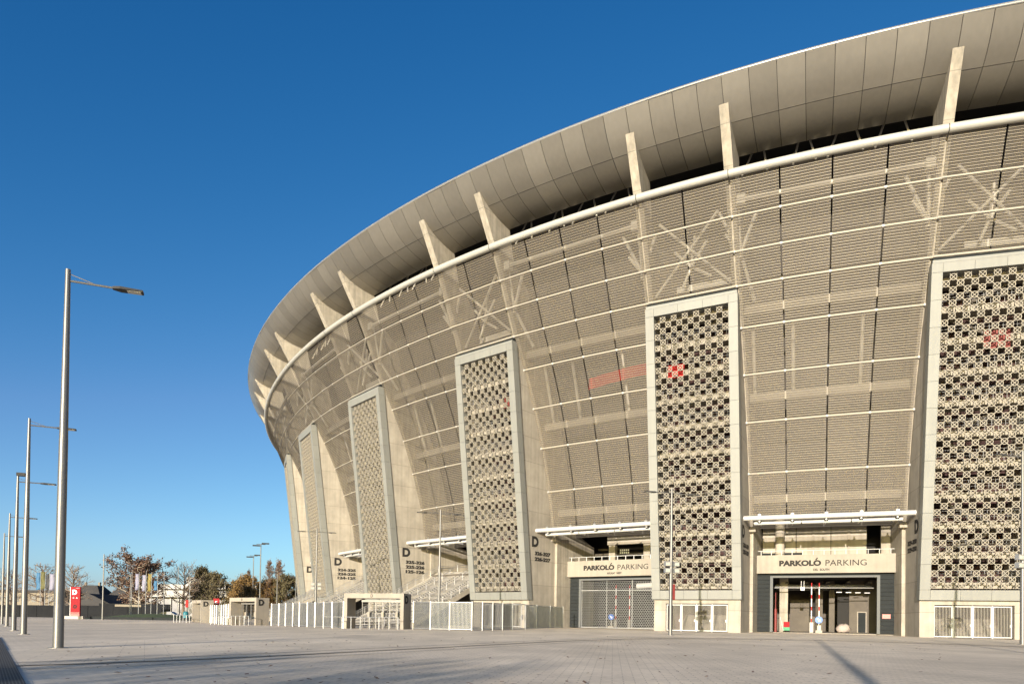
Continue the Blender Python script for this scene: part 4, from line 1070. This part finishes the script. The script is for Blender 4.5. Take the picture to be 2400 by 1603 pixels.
handrail((-33.6, 80.3), (-27.8, 76.0), 'steel queue rail before the middle turnstile gate')
handrail((-45.6, 97.0), (-42.2, 94.2), 'steel queue rail before the farthest turnstile gate')
# ------------------------------------------------------------------ trees
def tree_mesh(seed, H, spread, trunk_r, leaf_n, leaf_s, fork=.22, levels=3, narrow=1.0, clump=1.0):
    """leader with limbs inside an egg-shaped crown; each limb forks into branches and twigs"""
    rn = random.Random(seed); wood = MB(); tips = []
    def limb(p, d, L, r, lv):
        seg = 3 if lv >= 2 else 2; q = p
        for j in range(seg):
            d = (d+Vector((rn.uniform(-.2, .2), rn.uniform(-.2, .2), rn.uniform(-.06, .16)))).normalized()
            e = q+d*(L/seg); r1 = r*(1-.28*(j+1)/seg*1.6); wood.tube(q, e, r*(1-.28*j/seg*1.6), max(r1, .02), n=6 if lv >= 2 else 4 if lv == 1 else 3, caps=False)
            if lv > 0:
                for b in range(rn.randint(1, 2) if lv > 1 else rn.randint(2, 3)):
                    a = rn.uniform(0, 2*math.pi); o = d.orthogonal().normalized(); o2 = d.cross(o)
                    nd = (d*rn.uniform(.5, 1.0)+(o*math.cos(a)+o2*math.sin(a))*rn.uniform(.5, .95)+Vector((0, 0, .12))).normalized()
                    limb(q.lerp(e, rn.uniform(.3, 1)), nd, L*rn.uniform(.38, .62), max(r*.42, .028), lv-1)
            if lv <= 1: tips.append(e); tips.append(q.lerp(e, .5))
            q = e
    top = H*.80; q = Vector((0, 0, -.2)); n = 7; pts = []
    for j in range(n+1): pts.append(Vector((rn.uniform(-.12, .12)*j*.3, rn.uniform(-.12, .12)*j*.3, -.2+top*j/n)))
    for j in range(n): wood.tube(pts[j], pts[j+1], trunk_r*(1-.12*j), trunk_r*(1-.12*(j+1)), n=9, caps=False)
    nl = 22
    for k in range(nl):
        f = k/(nl-1); z = H*(fork+(.78-fork)*f); c = pts[min(n-1, int((z+.2)/top*n))]
        rise = .25+.75*f; R = spread*H*.5*(math.sin(math.pi*min(1, .22+.72*f))**.7)*rn.uniform(.75, 1.12)
        a = k*2.4+rn.uniform(-.4, .4)
        d = Vector((math.cos(a)*narrow, math.sin(a)*narrow, rise*.95)).normalized()
        limb(Vector((c.x, c.y, z)), d, R*.85, trunk_r*(.42-.18*f), levels-1)
    zmax = max(v[2] for v in wood.v); f = H/zmax
    wood.v = [(x*f, y*f, z*f) for x, y, z in wood.v]
    leaves = MB()
    for j in range(leaf_n):
        c = rn.choice(tips)*f+Vector((rn.gauss(0, 1), rn.gauss(0, 1), rn.gauss(0, .8)))*(leaf_s*1.1*clump)
        u = Vector((rn.uniform(-1, 1), rn.uniform(-1, 1), rn.uniform(-1, 1))).normalized(); w = u.orthogonal().normalized(); s = leaf_s*rn.uniform(.5, 1.2)
        leaves.add([c-u*s, c+w*s*.6, c+u*s, c-w*s*.6], [(0, 1, 2, 3)])
    return wood, leaves
TMESH = {}
def tree(kind, x, y, H, label, rot=0.0, wscale=1.0, group='trees beyond the plaza'):
    if kind not in TMESH:
        pr = {'plane': (11, 14.5, .92, .40, 10000, .20, .20, 3, 1, 1.3, 'barkpale', 'leafbrown'),
              'bare': (5, 13, .72, .33, 250, .12, .22, 3, 1, 1, 'bark', 'leafbrown'),
              'bare_wide': (23, 12.5, .80, .32, 500, .12, .20, 3, 1, 1, 'bark', 'leafbrown'),
              'olive': (8, 11.5, .70, .28, 6000, .22, .20, 3, 1, 1.4, 'bark', 'leafgreen'),
              'dark': (14, 10, .80, .28, 4800, .24, .18, 3, 1, 1.4, 'bark', 'leafdark'),
              'autumn': (31, 12, .74, .28, 7000, .23, .14, 3, 1, 1.4, 'bark', 'leaforange'),
              'poplar': (40, 16, .42, .26, 2600, .18, .10, 3, .45, 1, 'bark', 'leafbrown'),
              'shade': (52, 10, .9, .24, 1500, .16, .22, 3, 1, 1, 'bark', 'leafbrown')}[kind]
        w, l = tree_mesh(*pr[:10]); TMESH[kind] = (w.mesh('trunk', M[pr[10]]), l.mesh('crown', M[pr[11]]), pr[1])
    wm, lm, H0 = TMESH[kind]; s = H/H0
    g0 = gp(x, y); t = thing({'plane': 'plane_tree', 'bare': 'bare_tree', 'bare_wide': 'bare_tree', 'olive': 'leafy_tree', 'dark': 'evergreen_tree', 'autumn': 'autumn_tree', 'poplar': 'poplar_tree', 'shade': 'bare_tree'}[kind], g0, label, 'tree', group)
    mm = Matrix.Translation(g0)@Matrix.Rotation(rot, 4, 'Z')@Matrix.Diagonal((s*wscale, s*wscale, s, 1))
    link('trunk', wm, t, mm); link('crown', lm, t, mm)
tree('plane', -77.7, 150, 14.9, 'big spreading tree with russet leaves and pale trunk', .4, 1.05)
tree('bare', -71.3, 156, 13.2, 'dark bare tree right of the russet tree', 1.2)
tree('olive', -70.4, 163, 11.8, 'olive leafed tree between the bare tree and the dark evergreen', .3, .8)
tree('dark', -66.4, 160, 10.4, 'dark green tree before the white low building', 2.0, .95)
tree('dark', -63.0, 172, 8.0, 'small dark green tree right of the larger dark green tree', .5, .8)
tree('bare_wide', -111, 170, 12.8, 'bare tree behind the banners at the far left', .8, 1.1)
tree('bare_wide', -101, 165, 12.4, 'bare tree directly behind the red totem', 2.9, .95)
tree('bare', -129, 185, 12.6, 'bare tree farthest left behind the lamp row', 4.0)
for k, (x, y, H, kd, lb) in enumerate(((-76, 200, 11.5, 'autumn', 'orange brown tree at the left end of the autumn tree belt'), (-72, 196, 12.6, 'autumn', 'orange brown tree left of the tallest light mast'), (-69, 204, 11.4, 'dark', 'dark tree in the autumn belt under the tallest light mast'), (-66, 198, 11.2, 'autumn', 'orange brown tree right of the tallest light mast'), (-61.5, 196, 12.2, 'olive', 'olive tree near the right end of the autumn belt'), (-58, 200, 12.6, 'autumn', 'orange brown tree next to the stadium edge'), (-55, 206, 9.4, 'dark', 'dark tree hard against the stadium edge'), (-79.5, 206, 9.0, 'olive', 'small olive tree behind the white building'))):
    tree(kd, x, y, H, lb, rot=k*1.3, wscale=1.0)
for k, (x, y, H, lb) in enumerate(((-66.6, 197, 16.4, 'tall thin poplar, leftmost of three'), (-65.0, 199, 16.0, 'tall thin poplar, middle of three'), (-63.9, 197, 16.6, 'tall thin poplar, rightmost of three'), (-58.6, 205, 13.8, 'thin poplar beside the stadium edge'), (-74.6, 203, 14.0, 'thin poplar at the left end of the autumn belt'))):
    tree('poplar', x, y, H, lb, rot=k*.9, wscale=.62)
for k, (x, y, H, lb) in enumerate(((-18.3, -25.5, 9.0, 'bare tree behind the viewer, right of the other'), (-22.5, -22, 9.0, 'bare tree behind the viewer, farthest left'))):
    tree('shade', x, y, H, lb, rot=k*2.1, wscale=1.0, group='trees behind the viewer')

# ------------------------------------------------------------------ far side of the plaza
X1, Y1 = Vector((1, 0, 0)), Vector((0, 1, 0))
t = thing('boundary_wall', Vector((-86, 135, .5)), 'long boundary wall behind the banners, coloured dark for shade', 'wall')
for k in range(14):
    m = MB(); x0 = -118+3.2*k; m.abox(x0+.03, x0+3.17, 135, 135.3, .3, 2.75+.008*k); m.build('wall_panel', M['wallshade'], t)
t = thing('garden_wall', Vector((-70, 132, .5)), 'higher wall with a beige top strip behind the lawn, coloured dark for shade', 'wall')
for k in range(5):
    m = MB(); x0 = -75.6+2.6*k; m.abox(x0+.02, x0+2.58, 131.6, 131.9, .3, 3.3); m.build('wall_panel', M['wallshade'], t)
m = MB(); m.abox(-72.6, -67.8, 131.45, 131.58, 2.75, 3.15); m.build('coping_strip', M['bbeige'], t)
m = MB(); nx_, ny_ = 24, 10
for j in range(ny_+1):
    for i in range(nx_+1):
        x = -71+18*i/nx_; y = 115+14*j/ny_; e = math.sin(math.pi*min(1, j/ny_*.75))*math.sin(math.pi*i/nx_)
        m.v.append((x, y, gz(x, y)+.02+.95*max(0, e)+random.uniform(0, .03)))
for j in range(ny_):
    for i in range(nx_): q = j*(nx_+1)+i; m.f.append((q, q+1, q+nx_+2, q+nx_+1))
structure(m.build('lawn_mound', M['grass'], None, True))
o = MB(); o.abox(-70.2, -66.6, 111.6, 112.1, .3, 1.0); tag(o.build('planter_block', M['kerb']), 'pale low stone block beside the red totem', 'block')
o = MB(); o.abox(-66.4, -50, 113.2, 113.6, .3, .98); tag(o.build('lawn_kerb', M['anthracite']), 'long dark low kerb wall before the lawn', 'kerb')
# totem
base = gp(-69.8, 115); t = thing('sign_totem', base, 'tall red totem sign with a white D', 'sign')
m = MB(); m.box(base+Z*2.75, X1, Y1, Z, .76, .14, 2.35); m.build('panel', M['redsign'], t)
m = MB(); m.box(base+Z*.2-X1*.79, X1, Y1, Z, .03, .12, .25); m.box(base+Z*2.55-X1*.79, X1, Y1, Z, .028, .145, 2.55); m.build('edge_profile', M['galv'], t)
lettering('D', 1, base+Z*4.25-Y1*.14-X1*.1, X1, Z, M['letterw'], t, bold=.05, fit=.72, fith=.78)
lettering('C   A', .4, base+Z*3.35-Y1*.14, X1, Z, M['letterw'], t, bold=.01, fit=.8, fith=.20)
lettering('SOUTH', .2, base+Z*4.9-Y1*.14+X1*.35, X1, Z, M['letterw'], t, bold=.0, fit=.5, fith=.10)
m = MB(); m.disc(base+Z*1.95-Y1*.147, X1, Z, Y1, .30, .004, 18); m.build('plan_disc', M['anthracite'], t)
m = MB(); m.disc(base+Z*1.95-Y1*.153, X1, Z, Y1, .13, .003, 14); m.build('plan_centre', M['redsign'], t)
for k in range(4):
    m = MB(); m.box(base+Z*(.55+.16*k)-Y1*.145, X1, Y1, Z, .72, .004, .05-.01*k); m.build('stripe', M['bag'], t)
def post_sign(x, y, z0, z1, w, label, txt=None, m_='redsign'):
    b0 = gp(x, y); t = thing('post_sign', b0, label, 'sign')
    m = MB(); m.tube(b0, Vector((x, y, z1)), .05, n=8); m.build('post', M['galv'], t)
    m = MB(); m.box((x, y-.08, (z0+z1)/2), X1, Y1, Z, w/2, .05, (z1-z0)/2); m.build('plate', M[m_], t)
    if txt: lettering(txt, .5, (x, y-.135, (z0+z1)/2-.08), X1, Z, M['letterw'], t, bold=.02, fith=(z1-z0)*.42, fit=w*.36)
post_sign(-41.1, 100.0, 2.9, 3.8, .85, 'square red sign with a white C above the far fence', 'C')
post_sign(-54.2, 120.0, 2.7, 3.9, .45, 'small plain red sign left of the farthest gate', None, 'red')
post_sign(-71.6, 100.0, 2.2, 3.9, .5, 'red sign cut by the left picture edge')
# flags
def flag(x, y, top, label, fm=None, fz=None, fw=.75, group='flagpoles beyond the plaza'):
    b0 = gp(x, y); t = thing('flagpole', b0, label, 'flagpole', group)
    m = MB(); m.tube(b0, Vector((x, y, top)), .07, .04, n=8); m.build('pole', M['galv'], t)
    if fm:
        m = MB(); z1, z0 = fz; n = 8
        for k in range(n+1):
            z = z1+(z0-z1)*k/n; wv = .12*math.sin(k*.9+x); wd = fw*(1-.08*math.sin(k*1.3))
            m.v += [(x-.05, y+.02, z), (x-.05-wd*.5, y+wv, z-.05), (x-.05-wd, y+wv*.4, z)]
        for k in range(n):
            for q in (0, 1): a_ = 3*k+q; m.f.append((a_, a_+1, a_+4, a_+3))
        sol = m.build('banner', M[fm], t, True); md = sol.modifiers.new('thick', 'SOLIDIFY'); md.thickness = .012
flag(-91.9, 140, 9.5, 'flagpole with a pale and blue banner at far left', 'fblue', (9.2, 5.9), .8)
flag(-91.0, 140, 9.6, 'flagpole with an olive banner at far left', 'folive', (9.4, 6.0), .8)
flag(-90.2, 140, 9.2, 'flagpole with a black banner at far left', 'fblack', (9.0, 6.0), .6)
flag(-89.2, 140, 9.4, 'flagpole with a lilac banner next to the near lamp post', 'flilac', (9.0, 5.8), .9)
for k, (x, y, top, lb, fm, fz) in enumerate(((-66.4, 125, 8.4, 'bare flagpole, leftmost before the russet tree', None, None), (-65.9, 124.5, 8.8, 'bare flagpole, second from left before the russet tree', None, None), (-64.4, 124, 8.7, 'flagpole with a lilac banner left of the russet tree trunk', 'flilac', (8.4, 5.6)), (-63.2, 124, 9.0, 'flagpole with a lilac banner right of the russet tree trunk', 'flilac', (8.2, 5.4)), (-62.0, 123.5, 8.7, 'flagpole with a yellow banner', 'fyellow', (8.4, 5.4)), (-60.7, 123, 8.6, 'flagpole with a short blue flag', 'fblue', (7.2, 5.6)), (-59.6, 123, 8.6, 'bare flagpole right of the blue flag', None, None), (-57.2, 123, 9.8, 'tall bare flagpole beside the bare tree', None, None), (-55.2, 123, 8.4, 'bare flagpole left of the farthest gate', None, None))):
    flag(x, y, top, lb, fm, fz, .6)
# white low building
t = thing('white_building', Vector((-94, 212, .5)), 'long low white building with flat roofs behind the trees', 'building')
m = MB(); m.abox(-108, -78, 212, 232, .3, 6.4); m.build('ground_floor', M['bdark'], t)
for k in range(13):
    m = MB(); x0 = -107.6+2.3*k; m.abox(x0, x0+.35, 211.6, 211.95, .3, 6.4); m.build('pier', M['bwhite'], t)
m = MB(); m.abox(-110, -76.5, 209.5, 233, 6.45, 8.15); m.build('fascia', M['bwhite'], t)
m = MB(); m.abox(-106, -78, 212.5, 231, 8.16, 8.85); m.build('clerestory', M['bdark'], t)
m = MB(); m.abox(-109, -75, 211, 233, 8.86, 10.2); m.build('roof_band', M['bwhite'], t)
m = MB(); m.abox(-97.5, -94.5, 215, 219, 10.21, 12.6); m.build('roof_box', M['bwhite'], t)
m = MB(); m.abox(-94.45, -92.8, 215.2, 219, 10.21, 12.3); m.build('roof_plant', M['bdark'], t)
# hall with dark gable roof
t = thing('dark_hall', Vector((-113, 196, .5)), 'black gabled hall roof behind the wall', 'building')
m = MB(); m.hexa([(-119, 190, 3.4), (-105, 190, 3.4), (-105, 204, 3.4), (-119, 204, 3.4)], [(-112.1, 190, 6.6), (-111.9, 190, 6.6), (-111.9, 204, 6.6), (-112.1, 204, 6.6)]); m.build('roof', M['broof'], t)
m = MB(); m.abox(-118, -106, 190.5, 203.5, .3, 3.4); m.build('wall', M['wallshade'], t)
# slate roofed villas
def villa(x, y, w, h, rh, label):
    t = thing('villa', Vector((x, y, .5)), label, 'building', 'slate roofed houses far behind')
    m = MB(); m.abox(x-w/2, x+w/2, y, y+w, .3, h); wl = m.build('wall', M['bbeige'], t)
    m = MB(); a_, b_ = w/2+.5, .9
    m.hexa([(x-a_, y-.5, h), (x+a_, y-.5, h), (x+a_, y+w+.5, h), (x-a_, y+w+.5, h)], [(x-a_*.45, y+w*.3, h+rh), (x+a_*.45, y+w*.3, h+rh), (x+a_*.45, y+w*.7, h+rh), (x-a_*.45, y+w*.7, h+rh)]); r_ = m.build('roof', M['broof'], t)
    for k in range(2):
        m = MB(); m.abox(x-w*.25+w*.5*k-.3, x-w*.25+w*.5*k+.3, y+w*.4, y+w*.4+.6, h+rh*.6, h+rh+1.0); m.build('chimney', M['bbeige'], r_)
    for r in range(2):
        for k in range(4):
            m = MB(); xx = x-w/2+w*(k+.5)/4; zz = 2.2+3.0*r
            if zz+1.6 > h: continue
            m.abox(xx-.45, xx+.45, y-.05, y+.02, zz, zz+1.6); m.build('window', M['bdark'], t)
villa(-139.5, 235, 9, 7.2, 3.4, 'beige villa with slate roof right of the red totem')
villa(-129.5, 238, 11, 6.0, 4.0, 'larger slate roofed villa behind the lone lamp post')
t = thing('beige_terrace', Vector((-150, 228, .5)), 'low beige building behind the banners at far left', 'building')
m = MB(); m.abox(-175, -142, 228, 240, .3, 7.6); m.build('wall', M['bbeige'], t)
m = MB(); m.abox(-175.5, -141.5, 227.5, 240.5, 7.61, 8.4); m.build('roof', M['broof'], t)
for k in range(12):
    m = MB(); m.abox(-174+2.7*k, -172.6+2.7*k, 227.93, 228.02, 4.6, 6.4); m.build('window', M['bdark'], t)
# bin and cars
b0 = gp(-53.5, 118); t = thing('litter_bin', b0, 'teal litter bin left of the farthest gate', 'bin')
m = MB(); m.tube(b0, b0+Z*1.25, .38, .42, n=14); m.build('body', M['teal'], t)
m = MB(); m.tube(b0+Z*1.251, b0+Z*1.45, .44, .22, n=14); m.build('lid', M['teal'], t)
def car(x, y, label):
    g0 = gp(x, y); t = thing('parked_car', g0, label, 'car', 'dark cars parked under the white building')
    m = MB(); px = [(-2.15, .35), (-2.15, .75), (-1.5, .88), (-.9, 1.38), (.75, 1.42), (1.5, .92), (2.15, .78), (2.15, .35)]
    n = len(px)
    for yy, ins in ((-.82, 0), (.82, 0)): m.v += [(x+q[0], y+yy*(1-.12*(q[1] > 1)), g0.z+q[1]) for q in px]
    m.f += [tuple(range(n)), tuple(range(n, 2*n))[::-1]]+[(k, n+k, n+(k+1) % n, (k+1) % n) for k in range(n)]
    m.build('body', M['carpaint'], t)
    for sx in (-1.3, 1.35):
        for sy in (-.8, .8):
            m = MB(); m.disc((x+sx, y+sy, g0.z+.33), X1, Z, Y1, .33, .11, 16); m.build('wheel', M['rubber'], t)
    for sy in (-.60, .60):
        m = MB(); m.box((x-2.17, y+sy, g0.z+.66), Y1, X1, Z, .17, .02, .07); m.build('headlight', M['letterw'], t)
    for sy in (-.765, .765):
        m = MB(); m.box((x-.1, y+sy, g0.z+1.12), X1, Y1, Z, .8, .02, .18); m.build('side_window', M['bdark'], t)
car(-62.8, 131.5, 'dark parked car under the bare tree')
car(-57.8, 133, 'dark parked car nearest the farthest gate')

# fallen leaves blown over the paving
rl = random.Random(21); m = MB()
for k in range(420):
    y = 11+34*rl.random()**1.4; x = rl.uniform(-.62, .62)*y; a_ = rl.uniform(0, 6.28); r_ = rl.uniform(.035, .075); z = gz(x, y)+.035
    d1 = Vector((math.cos(a_), math.sin(a_), rl.uniform(-.1, .3)))*r_; d2 = Vector((-math.sin(a_), math.cos(a_), rl.uniform(-.1, .3)))*r_*.55; c = Vector((x, y, z))
    m.add([c-d1, c+d2, c+d1, c-d2], [(0, 1, 2, 3)])
stuff(tag(m.build('fallen_leaves', M['leafbrown']), 'brown fallen leaves scattered over the paving', 'leaves'))
